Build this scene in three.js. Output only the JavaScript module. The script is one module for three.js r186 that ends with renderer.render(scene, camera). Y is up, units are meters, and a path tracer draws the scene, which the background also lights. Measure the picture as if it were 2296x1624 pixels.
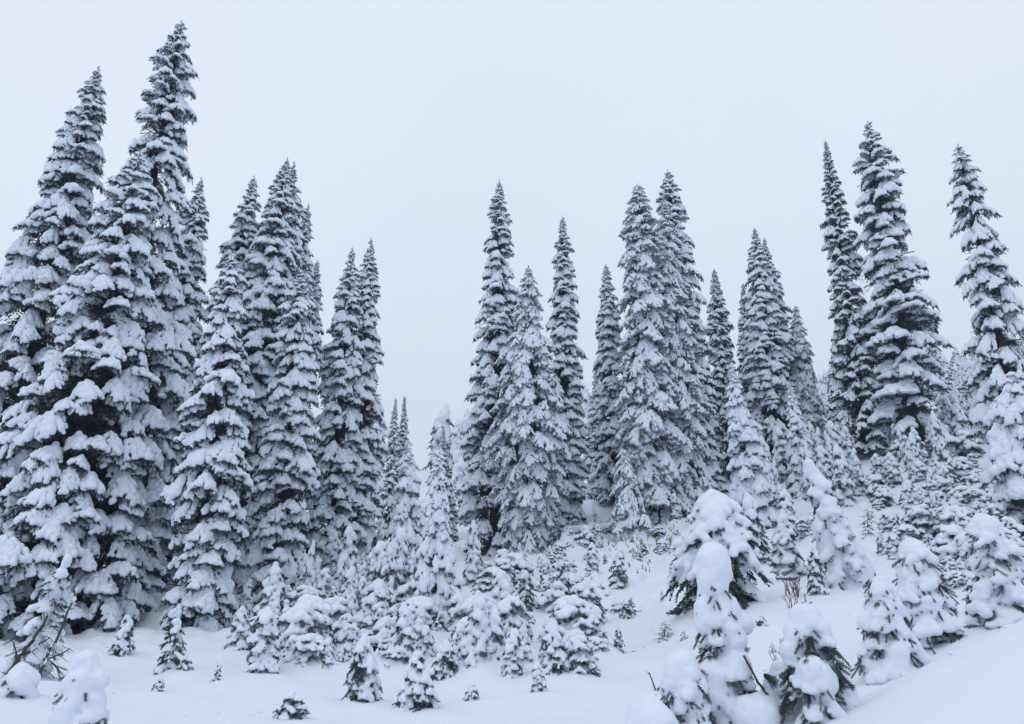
import * as THREE from 'three';
import { mergeGeometries } from 'three/addons/utils/BufferGeometryUtils.js';
import { ImprovedNoise } from 'three/addons/math/ImprovedNoise.js';

// ---------------------------------------------------------------- camera, sky, sun, exposure
const PW = 2296, PH = 1624, FOCAL = 1607, PITCH = THREE.MathUtils.degToRad(19.7), EYE = 1.6;
const scene = new THREE.Scene();
const camera = new THREE.PerspectiveCamera(2 * Math.atan(PH / 2 / FOCAL) * 180 / Math.PI, PW / PH, 0.1, 6000);
camera.position.set(0, EYE, 0);
camera.rotation.set(PITCH, 0, 0);
const renderer = new THREE.WebGLRenderer({ antialias: true });
renderer.setSize(1024, 724);
renderer.toneMapping = THREE.LinearToneMapping;
renderer.toneMappingExposure = 1.22;
renderer.shadowMap.enabled = true;

const perlin = new ImprovedNoise();
const N3 = (x, y, z) => perlin.noise(x + 31.7, y + 11.3, z + 7.9);
{ // an even overcast: pale blue-grey, a little more violet in drifting patches
  const w = 256, h = 128, data = new Float32Array(w * h * 4);
  for (let j = 0; j < h; j++) for (let i = 0; i < w; i++) {
    const el = ((j + 0.5) / h - 0.5) * Math.PI, az = (i / w) * Math.PI * 2;
    const x = Math.cos(el) * Math.cos(az), y = Math.sin(el), z = Math.cos(el) * Math.sin(az);
    const n = 0.45 - 1.1 * N3(x * 1.7, y * 1.7, z * 1.7) - 0.3 * N3(x * 4.1, y * 4.1, z * 4.1);
    const m = Math.min(1, Math.max(0, n)) * Math.min(1, Math.max(0.15, y / 0.6)), k = (j * w + i) * 4, b = (0.985 + 0.03 * N3(x * 2.3 + 9, y * 2.3, z * 2.3)) * (1 + 0.12 * (1 - Math.min(1, Math.max(0, y / 0.65))));
    data[k] = (0.69 + 0.06 * m) * b; data[k + 1] = (0.785 + 0.005 * m) * b; data[k + 2] = (0.895 + 0.02 * m) * b; data[k + 3] = 1;
  }
  const t = new THREE.DataTexture(data, w, h, THREE.RGBAFormat, THREE.FloatType);
  t.mapping = THREE.EquirectangularReflectionMapping;
  t.magFilter = t.minFilter = THREE.LinearFilter;
  t.wrapS = THREE.RepeatWrapping;
  t.needsUpdate = true;
  scene.background = t;
  scene.environment = t;
}
const sun = new THREE.DirectionalLight(0xfff6ee, 0.5);
sun.position.set(-30, 80, 34);
sun.castShadow = true;
sun.shadow.radius = 70;
sun.shadow.mapSize.set(2048, 2048);
Object.assign(sun.shadow.camera, { left: -60, right: 60, top: 60, bottom: -60, near: 1, far: 250 });
scene.add(sun);
scene.fog = new THREE.FogExp2(0xd6e2f6, 0.0015);

// ---------------------------------------------------------------- helpers
function rng(seed) {
  let a = (seed * 2654435761) >>> 0;
  return () => { a = (a + 0x6d2b79f5) | 0; let t = Math.imul(a ^ (a >>> 15), 1 | a); t = (t + Math.imul(t ^ (t >>> 7), 61 | t)) ^ t; return ((t ^ (t >>> 14)) >>> 0) / 4294967296; };
}
const V = (x, y, z) => new THREE.Vector3(x, y, z);
const lerp = THREE.MathUtils.lerp, clamp = THREE.MathUtils.clamp, sstep = THREE.MathUtils.smoothstep;
const CP = Math.cos(PITCH), SP = Math.sin(PITCH);
// the point that stands d metres in front of the camera plane x-y, seen at (px, py) of the photograph
function at(px, py, d) {
  const x = (px - PW / 2) / FOCAL, y = -(py - PH / 2) / FOCAL, k = d / (CP - y * SP);
  return V(x * k, EYE + (y * CP + SP) * k, -d);
}
function seen(p) { // -> [px, py, depth along the lens]
  const y = p.y - EYE, dep = y * SP - p.z * CP, up = y * CP + p.z * SP;
  return [PW / 2 + FOCAL * p.x / dep, PH / 2 - FOCAL * up / dep, dep];
}
const used = {};
function numbered(name) { const n = used[name] = (used[name] ?? -1) + 1; return n ? name + '_' + String(n).padStart(3, '0') : name; }
function shade(o) { o.castShadow = o.receiveShadow = true; return o; }
function thing(name, label, category, group, pos) {
  const g = new THREE.Group(); g.name = numbered(name);
  g.userData = { label, category }; if (group) g.userData.group = group;
  if (pos) g.position.copy(pos);
  scene.add(g); return g;
}
function part(name, geo, mat, parent) { const m = shade(new THREE.Mesh(geo, mat)); m.name = name; parent.add(m); return m; }

// ---------------------------------------------------------------- materials
function noiseTex(size, fn, srgb) {
  const d = new Uint8Array(size * size * 4);
  for (let j = 0; j < size; j++) for (let i = 0; i < size; i++) { const c = fn(i / size, j / size), k = (j * size + i) * 4; d[k] = c[0]; d[k + 1] = c[1]; d[k + 2] = c[2]; d[k + 3] = 255; }
  const t = new THREE.DataTexture(d, size, size); t.wrapS = t.wrapT = THREE.RepeatWrapping; t.magFilter = THREE.LinearFilter; t.minFilter = THREE.LinearMipmapLinearFilter; t.generateMipmaps = true;
  if (srgb) t.colorSpace = THREE.SRGBColorSpace; t.needsUpdate = true; return t;
}
const snowMat = new THREE.MeshStandardMaterial({ color: new THREE.Color().setRGB(0.75, 0.795, 0.88), roughness: 0.95, metalness: 0 });
const needleMat = new THREE.MeshStandardMaterial({ color: 0xffffff, vertexColors: true, roughness: 0.8, side: THREE.DoubleSide });
const rimeMat = new THREE.MeshStandardMaterial({ color: new THREE.Color().setRGB(1.5, 1.45, 1.4), vertexColors: true, roughness: 0.85, side: THREE.DoubleSide });
const barkTex = noiseTex(128, (u, v) => { const s = Math.sin(u * 40 + 4 * Math.sin(v * 9)), n = N3(u * 9, v * 30, 2) + 0.5 * N3(u * 30, v * 60, 5); const b = 62 + 26 * n + 10 * s; return [b * 1.05, b * 0.96, b * 0.9]; }, true);
const barkMat = new THREE.MeshStandardMaterial({ map: barkTex, bumpMap: barkTex, bumpScale: 0.02, roughness: 0.95 });
const barkTwig = new THREE.MeshStandardMaterial({ vertexColors: true, roughness: 0.95 });
const twigMat = new THREE.MeshStandardMaterial({ color: new THREE.Color().setRGB(0.07, 0.05, 0.042), roughness: 0.95 });
const stalkMat = new THREE.MeshStandardMaterial({ color: new THREE.Color().setRGB(0.2, 0.13, 0.1), roughness: 0.95, side: THREE.DoubleSide });

// ---------------------------------------------------------------- lie of the land
// what the slope does in the picture: [px, py, distance]
const LAND = [
  [0, 1624, 7.5], [600, 1624, 7.5], [1200, 1624, 7.5], [1600, 1624, 7.2], [300, 1540, 10.5], [900, 1545, 10.5], [1300, 1500, 11.5], [0, 1540, 10.5],
  [400, 1440, 15], [200, 1440, 15.5], [0, 1440, 16], [-300, 1440, 16], [600, 1500, 12.5], [900, 1490, 12.6], [1100, 1520, 11.2], [1480, 1480, 12], [1450, 1400, 14.5],
  [1400, 1300, 20], [1350, 1235, 27], [1280, 1190, 31], [1450, 1170, 31], [1100, 1250, 30], [735, 1300, 26], [560, 1370, 21], [950, 1280, 24], [480, 1410, 17.5],
  [1040, 1180, 40], [1560, 1370, 13.5], [1770, 1295, 17], [1700, 1450, 10.5], [1760, 1560, 8], [1900, 1350, 13], [2010, 1520, 8.2], [2150, 1450, 8.7],
  [2260, 1390, 10], [2000, 1150, 24], [2150, 1080, 27], [2296, 1180, 18], [2500, 1200, 16], [1980, 1010, 32], [2100, 1000, 31], [1850, 1010, 38], [1700, 1050, 38],
  [1560, 1110, 34], [1385, 1110, 37], [2180, 905, 44], [2450, 920, 40], [20, 1300, 22], [-300, 1350, 22], [300, 1330, 24], [620, 1260, 32],
  [2296, 1397, 5.0], [2200, 1441, 5.0], [2100, 1491, 5.0], [2000, 1558, 5.0], [2500, 1310, 5], [1900, 1640, 5.6],
  [2296, 1640, 3.3], [2100, 1700, 3.3], [1148, 1800, 5], [200, 1800, 5], [1148, 2300, 2.2], [0, 2300, 2.2], [2296, 2100, 2.2],
  [1040, 1120, 90], [400, 1150, 90], [1700, 1000, 90], [2400, 860, 90], [-300, 1200, 90],
  [1040, 1060, 200], [700, 1090, 200], [400, 1120, 200], [1700, 960, 200], [2400, 820, 200], [-400, 1180, 200],
  [1060, 985, 330], [940, 1060, 330], [400, 1090, 330], [1700, 900, 330], [2400, 790, 330], [-400, 1150, 330],
];
const TPS = (() => {
  const P = LAND.map(([x, y, d]) => { const p = at(x, y, d), r = Math.hypot(p.x, p.z); return [Math.atan2(p.x, -p.z) * 2.4, Math.log(r), (p.y - EYE) / r]; });
  const n = P.length, m = n + 3, A = Array.from({ length: m }, () => new Float64Array(m + 1));
  const phi = (a, b) => { const q = (a[0] - b[0]) ** 2 + (a[1] - b[1]) ** 2; return q > 1e-12 ? 0.5 * q * Math.log(q) : 0; };
  for (let i = 0; i < n; i++) {
    for (let j = 0; j < n; j++) A[i][j] = phi(P[i], P[j]);
    A[i][i] += 0.002;
    A[i][n] = A[n][i] = 1; A[i][n + 1] = A[n + 1][i] = P[i][0]; A[i][n + 2] = A[n + 2][i] = P[i][1]; A[i][m] = P[i][2];
  }
  for (let c = 0; c < m; c++) {
    let b = c; for (let r = c + 1; r < m; r++) if (Math.abs(A[r][c]) > Math.abs(A[b][c])) b = r;
    [A[c], A[b]] = [A[b], A[c]];
    for (let r = 0; r < m; r++) if (r !== c && A[r][c]) { const f = A[r][c] / A[c][c]; for (let k = c; k <= m; k++) A[r][k] -= f * A[c][k]; }
  }
  const w = A.map((r, i) => r[m] / r[i]);
  return (u, v) => { let s = w[n] + w[n + 1] * u + w[n + 2] * v; const q = [u, v]; for (let i = 0; i < n; i++) s += w[i] * phi(q, P[i]); return s; };
})();
function lie(x, z) { // height of the snow without its small bumps
  const r = Math.max(Math.hypot(x, z), 1.2), a = Math.atan2(x, -z), back = sstep(Math.abs(a), 0.95, 2.4);
  const e = TPS(clamp(a, -0.85, 0.85) * 2.4, Math.log(Math.min(r, 400)));
  return lerp(EYE + e * r, 0.25 - 0.03 * r, back);
}
const mounds = [];
function roll(x, z) {
  const r = Math.hypot(x, z), k = sstep(r, 3, 14);
  const far = sstep(r, 12, 20), hum = Math.max(0, N3(x * 1.5, 2.2, z * 1.5)) + 0.6 * Math.max(0, N3(x * 3.1, 4.7, z * 3.1));
  return (0.02 + 0.16 * k) * N3(x * 0.33, 3.1, z * 0.33) + (0.012 + 0.07 * k) * N3(x * 0.9, 8.2, z * 0.9) + 0.34 * far * hum + 0.02 * N3(x * 2.6, 1.2, z * 2.6) + 0.008 * N3(x * 5.3, 5.2, z * 5.3) + 0.005 * N3(x * 11.3, 2.2, z * 11.3) - 0.07 * Math.max(0, N3(x * 2.2, 9.4, z * 2.2) - 0.36);
}
const ground = (x, z) => lie(x, z) + roll(x, z);
// the first place where the line of sight through (px, py) meets the snow
function onSnow(px, py, from = 5.2, to = 60) {
  let d = from;
  while (d < to) { const p = at(px, py, d); if (p.y < ground(p.x, p.z)) break; d += 0.05 + d * 0.004; }
  const p = at(px, py, d); p.y = ground(p.x, p.z); return p;
}

// ---------------------------------------------------------------- snow as one smooth skin over many drops (surface nets)
function snowSkin(drops, cell, lump, seed, k = 34) {
  let x0 = 1e9, y0 = 1e9, z0 = 1e9, x1 = -1e9, y1 = -1e9, z1 = -1e9;
  for (const [a, b, r] of drops) {
    x0 = Math.min(x0, a.x - r, b.x - r); x1 = Math.max(x1, a.x + r, b.x + r);
    y0 = Math.min(y0, a.y - r, b.y - r); y1 = Math.max(y1, a.y + r, b.y + r);
    z0 = Math.min(z0, a.z - r, b.z - r); z1 = Math.max(z1, a.z + r, b.z + r);
  }
  const pad = cell * 3 + lump + 0.06; x0 -= pad; y0 -= pad; z0 -= pad;
  const nx = Math.ceil((x1 + pad - x0) / cell) + 1, ny = Math.ceil((y1 + pad - y0) / cell) + 1, nz = Math.ceil((z1 + pad - z0) / cell) + 1;
  const S = new Float32Array(nx * ny * nz);
  const reach = 3.2 / k + lump;
  for (const [a, b, r, flat = 1.5] of drops) {
    const R = r + reach, dx = b.x - a.x, dy = b.y - a.y, dz = b.z - a.z, L2 = dx * dx + dy * dy + dz * dz + 1e-9;
    const i0 = Math.max(0, Math.floor((Math.min(a.x, b.x) - R - x0) / cell)), i1 = Math.min(nx - 1, Math.ceil((Math.max(a.x, b.x) + R - x0) / cell));
    const j0 = Math.max(0, Math.floor((Math.min(a.y, b.y) - R - y0) / cell)), j1 = Math.min(ny - 1, Math.ceil((Math.max(a.y, b.y) + R - y0) / cell));
    const l0 = Math.max(0, Math.floor((Math.min(a.z, b.z) - R - z0) / cell)), l1 = Math.min(nz - 1, Math.ceil((Math.max(a.z, b.z) + R - z0) / cell));
    for (let l = l0; l <= l1; l++) for (let j = j0; j <= j1; j++) for (let i = i0; i <= i1; i++) {
      const px = x0 + i * cell - a.x, py = y0 + j * cell - a.y, pz = z0 + l * cell - a.z;
      let t = (px * dx + py * dy + pz * dz) / L2; t = t < 0 ? 0 : t > 1 ? 1 : t;
      const ex = px - t * dx, ez = pz - t * dz; let ey = py - t * dy; if (ey < 0) ey *= flat;
      const d = Math.sqrt(ex * ex + ey * ey + ez * ez) - r;
      if (d < reach) S[(l * ny + j) * nx + i] += Math.exp(-k * d);
    }
  }
  const f = new Float32Array(S.length);
  for (let l = 0, q = 0; l < nz; l++) for (let j = 0; j < ny; j++) for (let i = 0; i < nx; i++, q++) {
    if (S[q] < 0.02) { f[q] = 1; continue; }
    const x = x0 + i * cell, y = y0 + j * cell, z = z0 + l * cell;
    f[q] = -Math.log(S[q]) / k + lump * (N3(x * 9 + seed, y * 9, z * 9) + 0.6 * N3(x * 21, y * 21 + seed, z * 21));
  }
  const id = new Int32Array(S.length).fill(-1), pos = [], idx = [];
  const off = [0, 1, nx, nx + 1, nx * ny, nx * ny + 1, nx * ny + nx, nx * ny + nx + 1];
  const E = [[0, 1], [2, 3], [4, 5], [6, 7], [0, 2], [1, 3], [4, 6], [5, 7], [0, 4], [1, 5], [2, 6], [3, 7]];
  for (let l = 0; l < nz - 1; l++) for (let j = 0; j < ny - 1; j++) for (let i = 0; i < nx - 1; i++) {
    const q = (l * ny + j) * nx + i; let m = 0;
    for (let c = 0; c < 8; c++) if (f[q + off[c]] < 0) m |= 1 << c;
    if (m === 0 || m === 255) continue;
    let sx = 0, sy = 0, sz = 0, n = 0;
    for (const [a, b] of E) if (((m >> a) & 1) !== ((m >> b) & 1)) {
      const fa = f[q + off[a]], fb = f[q + off[b]], t = fa / (fa - fb);
      sx += (a & 1) + t * ((b & 1) - (a & 1)); sy += ((a >> 1) & 1) + t * (((b >> 1) & 1) - ((a >> 1) & 1)); sz += (a >> 2) + t * ((b >> 2) - (a >> 2)); n++;
    }
    id[q] = pos.length / 3; pos.push(x0 + (i + sx / n) * cell, y0 + (j + sy / n) * cell, z0 + (l + sz / n) * cell);
  }
  const quad = (a, b, c, d, flip) => { if (a < 0 || b < 0 || c < 0 || d < 0) return; if (flip) idx.push(a, c, b, a, d, c); else idx.push(a, b, c, a, c, d); };
  for (let l = 1; l < nz - 1; l++) for (let j = 1; j < ny - 1; j++) for (let i = 1; i < nx - 1; i++) {
    const q = (l * ny + j) * nx + i, s = f[q] < 0;
    if (s !== (f[q + 1] < 0)) quad(id[q - nx - nx * ny], id[q - nx * ny], id[q], id[q - nx], !s);
    if (s !== (f[q + nx] < 0)) quad(id[q - 1 - nx * ny], id[q - nx * ny], id[q], id[q - 1], s);
    if (s !== (f[q + nx * ny] < 0)) quad(id[q - 1 - nx], id[q - nx], id[q], id[q - 1], !s);
  }
  const g = new THREE.BufferGeometry();
  g.setAttribute('position', new THREE.Float32BufferAttribute(pos, 3));
  g.setIndex(idx); g.computeVertexNormals();
  return g;
}

// ---------------------------------------------------------------- needles: serrated crossed blades along a twig, and thin wood
class Needles {
  constructor(rand) { this.p = []; this.c = []; this.r = rand; }
  tri(a, b, c, k) { this.p.push(a.x, a.y, a.z, b.x, b.y, b.z, c.x, c.y, c.z); for (let i = 0; i < 3; i++) this.c.push(k[0], k[1], k[2]); }
  tint(frost = 0) {
    const r = this.r, v = 0.75 + 0.5 * r(), f = frost * r();
    return [lerp(0.013 * v, 0.5, f), lerp(0.02 * v, 0.54, f), lerp(0.021 * v, 0.6, f)];
  }
  brush(a, b, w, n, frost, fine) { // a, b ends of the twig
    const ax = V().subVectors(b, a), L = ax.length(); ax.normalize();
    const s1 = V().crossVectors(ax, Math.abs(ax.y) < 0.9 ? V(0, 1, 0) : V(1, 0, 0)).normalize(), s2 = V().crossVectors(ax, s1), r = this.r, k = this.tint(frost);
    for (let i = 0; i < n; i++) {
      const p = V().copy(a).addScaledVector(ax, L * i / n), q = V().copy(a).addScaledVector(ax, L * (i + (fine ? 0.6 : 1)) / n);
      const ww = w * (0.75 + 0.5 * r()) * (i > n - 2 ? 0.6 : 1);
      const dirs = fine ? [s1, V().copy(s1).negate(), V().copy(s1).addScaledVector(s2, 1.2).normalize(), V().copy(s1).negate().addScaledVector(s2, 1.2).normalize(), V().copy(s1).negate().addScaledVector(s2, -1).normalize(), V().copy(s1).addScaledVector(s2, -1).normalize()] : [s1, V().copy(s1).negate(), s2, V().copy(s2).negate()];
      for (const s of dirs) this.tri(p, q, V().copy(q).addScaledVector(s, ww * (0.7 + 0.6 * r())).addScaledVector(ax, ww * (0.5 + 0.6 * r())), k);
    }
  }
  stick(a, b, r0, r1, k = [0.036, 0.028, 0.026]) {
    const ax = V().subVectors(b, a).normalize(), s = V().crossVectors(ax, Math.abs(ax.y) < 0.9 ? V(0, 1, 0) : V(1, 0, 0)).normalize(), t = V().crossVectors(ax, s);
    const ring = (c, r) => [0, 1, 2].map((i) => V().copy(c).addScaledVector(s, r * Math.cos(i * 2.094)).addScaledVector(t, r * Math.sin(i * 2.094)));
    const A = ring(a, r0), B = ring(b, r1);
    for (let i = 0; i < 3; i++) { const j = (i + 1) % 3; this.tri(A[i], A[j], B[j], k); this.tri(A[i], B[j], B[i], k); }
  }
  build() {
    const g = new THREE.BufferGeometry();
    g.setAttribute('position', new THREE.Float32BufferAttribute(this.p, 3));
    g.setAttribute('color', new THREE.Float32BufferAttribute(this.c, 3));
    g.computeVertexNormals(); return g;
  }
}

// ---------------------------------------------------------------- boughs: one metre long, pointing along +x
function makeBough(seed, o) {
  const r = rng(seed), nd = new Needles(r), drops = [], twigs = [];
  const main = (s) => V(s, o.arch * Math.sin(s * 2.2) - o.droop * s ** o.bend, 0.05 * Math.sin(s * 5 + seed));
  for (let s = 0; s < 0.99; s += 0.125) twigs.push([main(s), main(s + 0.125), 0, s]);
  nd.stick(V(-1.0, -0.02, 0), main(0), 0.022, 0.018); nd.stick(main(0), main(0.5), 0.018, 0.012);
  for (let s = 0.08, side = 1; s < 0.97; s += o.gap * (0.7 + 0.6 * r()), side = -side) {
    const len = o.width * (0.5 - 0.36 * s) * (0.7 + 0.55 * r()), ang = 0.75 + 0.5 * r(), st = main(s);
    const curve = (q) => V(st.x + Math.cos(ang) * len * q, st.y - o.sag * len * q ** 1.7 - 0.05 * q + 0.02 * Math.sin(q * 7 + s * 30), st.z + side * Math.sin(ang) * len * q);
    for (let q = 0; q < 0.99; q += 0.334) twigs.push([curve(q), curve(q + 0.334), 1, s]);
    for (let q = 0.35; q <= 1.01; q += 0.3) for (const e of [-1, 1]) {
      const p = curve(q), l2 = (0.07 + 0.12 * r()) * o.finger, a2 = ang + e * (0.5 + 0.5 * r());
      twigs.push([p, V(p.x + Math.cos(a2) * l2, p.y - l2 * (o.hang * (0.4 + 0.8 * r())), p.z + side * Math.sin(a2) * l2), 2, s]);
    }
  }
  const tip = main(1);
  for (let i = -1; i <= 1; i++) twigs.push([tip, V(tip.x + 0.1, tip.y - 0.1 * o.hang - 0.05, tip.z + i * 0.07), 2, 1]);
  for (const [a, b, lv, s] of twigs) {
    const th = o.snow * (lv === 0 ? 1.15 : lv === 1 ? 1.02 : 0.92) * (0.75 + 0.5 * r());
    if (r() < o.cover) {
      const up = th * 0.55, cut = lv === 2 ? 0.62 : 1, e = V().lerpVectors(a, b, cut);
      drops.push([V(a.x, a.y + up, a.z), V(e.x, e.y + up, e.z), th, 1.7]);
      if (r() < 0.45) drops.push([V(e.x, e.y + up * 1.3, e.z), V(e.x, e.y + up * 1.3, e.z), th * 1.36, 1.5]);
    }
    const ex = V().subVectors(b, a).normalize(), b2 = V().copy(b).addScaledVector(ex, lv === 2 ? 0.03 : 0);
    nd.brush(a, b2, 0.04, lv === 2 ? 4 : 3, o.frost);
    const nh = lv === 0 ? 2 : 1;
    for (let h = 0; h < nh; h++) { // sprays that hang below the snow
      const p = V().lerpVectors(a, b, r()), l = (0.07 + 0.12 * r()) * o.under;
      nd.brush(p, V(p.x + (r() - 0.3) * l, p.y - l * (0.55 + 0.5 * r()), p.z + (r() - 0.5) * l * 1.2), 0.034, 3, o.frost * 0.7);
    }
  }
  return { needles: nd.build(), snow: snowSkin(drops, o.cell ?? 0.021, o.lump, seed, o.k) };
}
const FIR = { arch: 0.14, droop: 0.5, bend: 1.8, width: 1.15, gap: 0.1, sag: 0.7, finger: 0.9, hang: 0.9, snow: 0.074, cover: 0.8, frost: 0.12, under: 1.25, k: 105, lump: 0.026 };
const boughs = {
  fir: [1, 2, 3, 4, 5, 6, 7, 8].map((s) => makeBough(s, { ...FIR, droop: 0.4 + 0.08 * (s % 4), snow: 0.07 + 0.006 * (s % 3), cover: 0.78 + 0.04 * (s % 4) })),
  thin: [11, 12, 13, 14].map((s) => makeBough(s, { ...FIR, snow: 0.056, cover: 0.74, droop: 0.36, under: 1.3, frost: 0.15 })),
  hem: [21, 22, 23, 24, 25].map((s) => makeBough(s, { ...FIR, arch: 0.2, droop: 0.95, bend: 1.9, sag: 0.9, hang: 1.3, finger: 1.3, snow: 0.064, cover: 0.84, under: 1.3, frost: 0.6 })),
  fat: [31, 32, 33, 34, 35].map((s) => makeBough(s, { ...FIR, droop: 0.55, sag: 0.7, snow: 0.105, cover: 0.95, gap: 0.13, under: 0.9, frost: 0.15, k: 60 })),
};
// a loose fan of shaded inner twigs
const innerSpray = (() => {
  const r = rng(77), nd = new Needles(r);
  for (let i = 0; i < 26; i++) {
    const a = r() * 6.283, e = -0.5 + r() * 0.8, l = 0.5 + 0.5 * r(), p = V(0, (r() - 0.5) * 0.5, 0), b = V(Math.cos(a) * l * Math.cos(e), p.y + Math.sin(e) * l, Math.sin(a) * l * Math.cos(e));
    nd.stick(p, b, 0.012, 0.006);
    for (let k = 1; k < 5; k++) { const c = V().lerpVectors(p, b, k / 5 + 0.1); nd.brush(c, V(c.x + (r() - 0.5) * 0.3, c.y - 0.22 * r() - 0.03, c.z + (r() - 0.5) * 0.3), 0.05, 4, 0.03); }
  }
  return nd.build();
})();

// ---------------------------------------------------------------- grown trees
// t: tip [px, py], foot px, d distance, w: half width of the crown [[py, px], ...] in the photograph, kind of boughs
const FEWER = { 4: 1.06, 6: 1.1, 8: 1.06, 31: 1.02, 1: 1.1, 2: 1.16, 3: 1.36, 5: 1.1, 7: 1.12, 20: 1.34, 22: 1.08, 26: 1.24, 27: 1.18, 36: 1.28 };
const treeFeet = [];
function growTree(t) {
  const r = rng(t.seed), f = at(t.foot, t.footY ?? 1200, t.d);
  f.y = ground(f.x, f.z) - 0.1;
  const tip = at(t.tip[0], t.tip[1], t.d + (t.dz ?? 0)), axis = V().subVectors(tip, f), H = axis.length(); axis.divideScalar(H);
  const g = thing(t.name ?? 'fir_tree', t.label, t.category ?? 'fir tree', t.group, f);
  const wAt = (py) => { const w = t.w, k = sstep(py, w[0][0], w[0][0] + 90); return (0.64 + 0.36 * k) * wRaw(py); };
  const wRaw = (py) => { const w = t.w; if (py <= w[0][0]) return w[0][1]; for (let i = 1; i < w.length; i++) if (py < w[i][0]) return lerp(w[i - 1][1], w[i][1], (py - w[i - 1][0]) / (w[i][0] - w[i - 1][0])); return w[w.length - 1][1]; };
  const R = (h) => { const s = seen(V().copy(f).addScaledVector(axis, h)); return wAt(s[1]) * s[2] / FOCAL; };
  if (t.d < 40) mounds.push([f.x, f.z, 0.35 + R(0.6) * 0.5, -0.16]);
  const r0 = clamp(H * 0.014, 0.04, 0.26), q = new THREE.Quaternion().setFromUnitVectors(V(0, 1, 0), axis);
  const tg = new THREE.CylinderGeometry(r0 * 0.06, r0, H * 0.985, 8, 10); tg.translate(0, H * 0.4925, 0);
  part('trunk', tg, barkMat, g).quaternion.copy(q);
  const inner = [], facing = Math.atan2(-f.z, -f.x); // azimuth from the tree towards the camera (x, z)
  const lib = boughs[t.kind ?? 'fir'], rough = t.rough ?? 0.27, bmax = t.bough ?? 0.7, sp = (t.space ?? 1) * (FEWER[t.seed] ?? 1);
  let n = 0;
  const low = (t.low ?? 0.02) * H;
  const leader = new Needles(r), tp = V().copy(axis).multiplyScalar(H), t1 = V().copy(axis).multiplyScalar(H * 0.97);
  leader.brush(t1, tp, 0.035, 8, 0.9);
  for (let i = 0; i < 7; i++) { const p = V().lerpVectors(t1, tp, i / 8), a = i * 2.4, l = 0.11 * (1.2 - i / 8); leader.brush(p, V(p.x + Math.cos(a) * l, p.y + l * 0.5, p.z + Math.sin(a) * l), 0.03, 3, 0.8); }
  part('leader', leader.build(), rimeMat, g);
  let az = r() * 6.28, acc = 0;
  for (let h = H * 0.99; h > low;) {
    const rad = Math.max(R(h) * (t.full ?? 0.83) * (1 + 0.17 * N3(t.seed * 5.1, h * 0.55, 2.2)), 0.04), Lb0 = Math.min(rad, bmax), top = h / H;
    const step = clamp(0.42 * Math.pow(Lb0, 0.7) * sp, 0.09, 0.5), count = Math.max(4, 2 * Math.PI * rad / (0.62 * Lb0) * (t.dense ?? 1) * 0.6);
    h -= step / count; acc += step / count;
    az += 2.39996 + (r() - 0.5) * 0.9;
    const away = Math.cos(az - facing);
    const clump = N3(Math.cos(az) * 1.6 + t.seed * 3.3, h * 1.1, Math.sin(az) * 1.6);
    if (!((away < -0.3 && rad > 0.7 && r() < 0.55) || r() < (t.gaps ?? 0.07) + Math.max(0, -clump - 0.1) * 1.4)) {
      const lobes = 1 + rough * (1.5 * clump + 0.9 * (r() - 0.5));
      const rr = rad * lobes, L = Math.min(Lb0, rr) * (0.72 + 0.42 * r()), hh = h + (r() - 0.5) * 0.5 * step;
      const b = lib[Math.floor(r() * lib.length)], m = shade(new THREE.Mesh(b.needles, t.rime ? rimeMat : needleMat)); m.name = 'bough';
      const root = Math.max(0, rr - L);
      m.position.copy(axis).multiplyScalar(hh).add(V(Math.cos(az) * root, -root * (t.slope ?? 0.25), Math.sin(az) * root));
      const lift = lerp(t.down ?? 0.0, 0.5, sstep(top, 0.72, 1)) + (r() - 0.5) * 0.5;
      m.rotation.set((r() - 0.5) * 0.5, -az, lift, 'YZX');
      m.scale.set(L, Math.pow(L, 0.62) * (0.85 + 0.45 * r()) * (t.thick ?? 1), L * (0.75 + 0.4 * r()) * (t.broad ?? 1));
      const s = shade(new THREE.Mesh(b.snow, snowMat)); s.name = 'snow_pad'; m.add(s);
      g.add(m); n++;
    }
    if (acc > step) {
      acc = 0;
      if (rad > 0.2) for (let i = 0; i < 2 + rad * 2; i++) {
        const M = new THREE.Matrix4(), a = r() * 6.283, ro = rad * 0.45 * Math.sqrt(r()), p = V().copy(axis).multiplyScalar(h + (r() - 0.5) * 0.3).add(V(Math.cos(a) * ro, -ro * 0.2, Math.sin(a) * ro));
        const sc = Math.min(rad * 0.55, 1.0) * (0.7 + 0.5 * r());
        inner.push(M.compose(p, new THREE.Quaternion().setFromEuler(new THREE.Euler((r() - 0.5) * 0.5, r() * 6.28, (r() - 0.5) * 0.5)), V(sc, sc * 0.7, sc)));
      }
    }
  }
  if (t.d < 34 && H > 5) for (let i = 0; i < 7; i++) {
    const h = H * (0.12 + 0.6 * r()), a = facing + (r() - 0.5) * 3.6, l = R(h) * (0.85 + 0.35 * r()), dn = new Needles(r), p0 = V().copy(axis).multiplyScalar(h);
    const p1 = V(p0.x + Math.cos(a) * l * 0.6, p0.y - 0.1 * l, p0.z + Math.sin(a) * l * 0.6), p2 = V(p0.x + Math.cos(a + 0.15) * l, p0.y - 0.32 * l + 0.1 * r(), p0.z + Math.sin(a + 0.15) * l);
    dn.stick(p0, p1, 0.025, 0.015); dn.stick(p1, p2, 0.015, 0.006);
    for (let k = 0; k < 7; k++) { const c = V().lerpVectors(p1, p2, r()), b2 = V(c.x + (r() - 0.5) * 0.35, c.y - 0.3 * r(), c.z + (r() - 0.5) * 0.35); dn.stick(c, b2, 0.006, 0.002); }
    part('dead_branch', dn.build(), barkTwig, g);
  }
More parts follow.
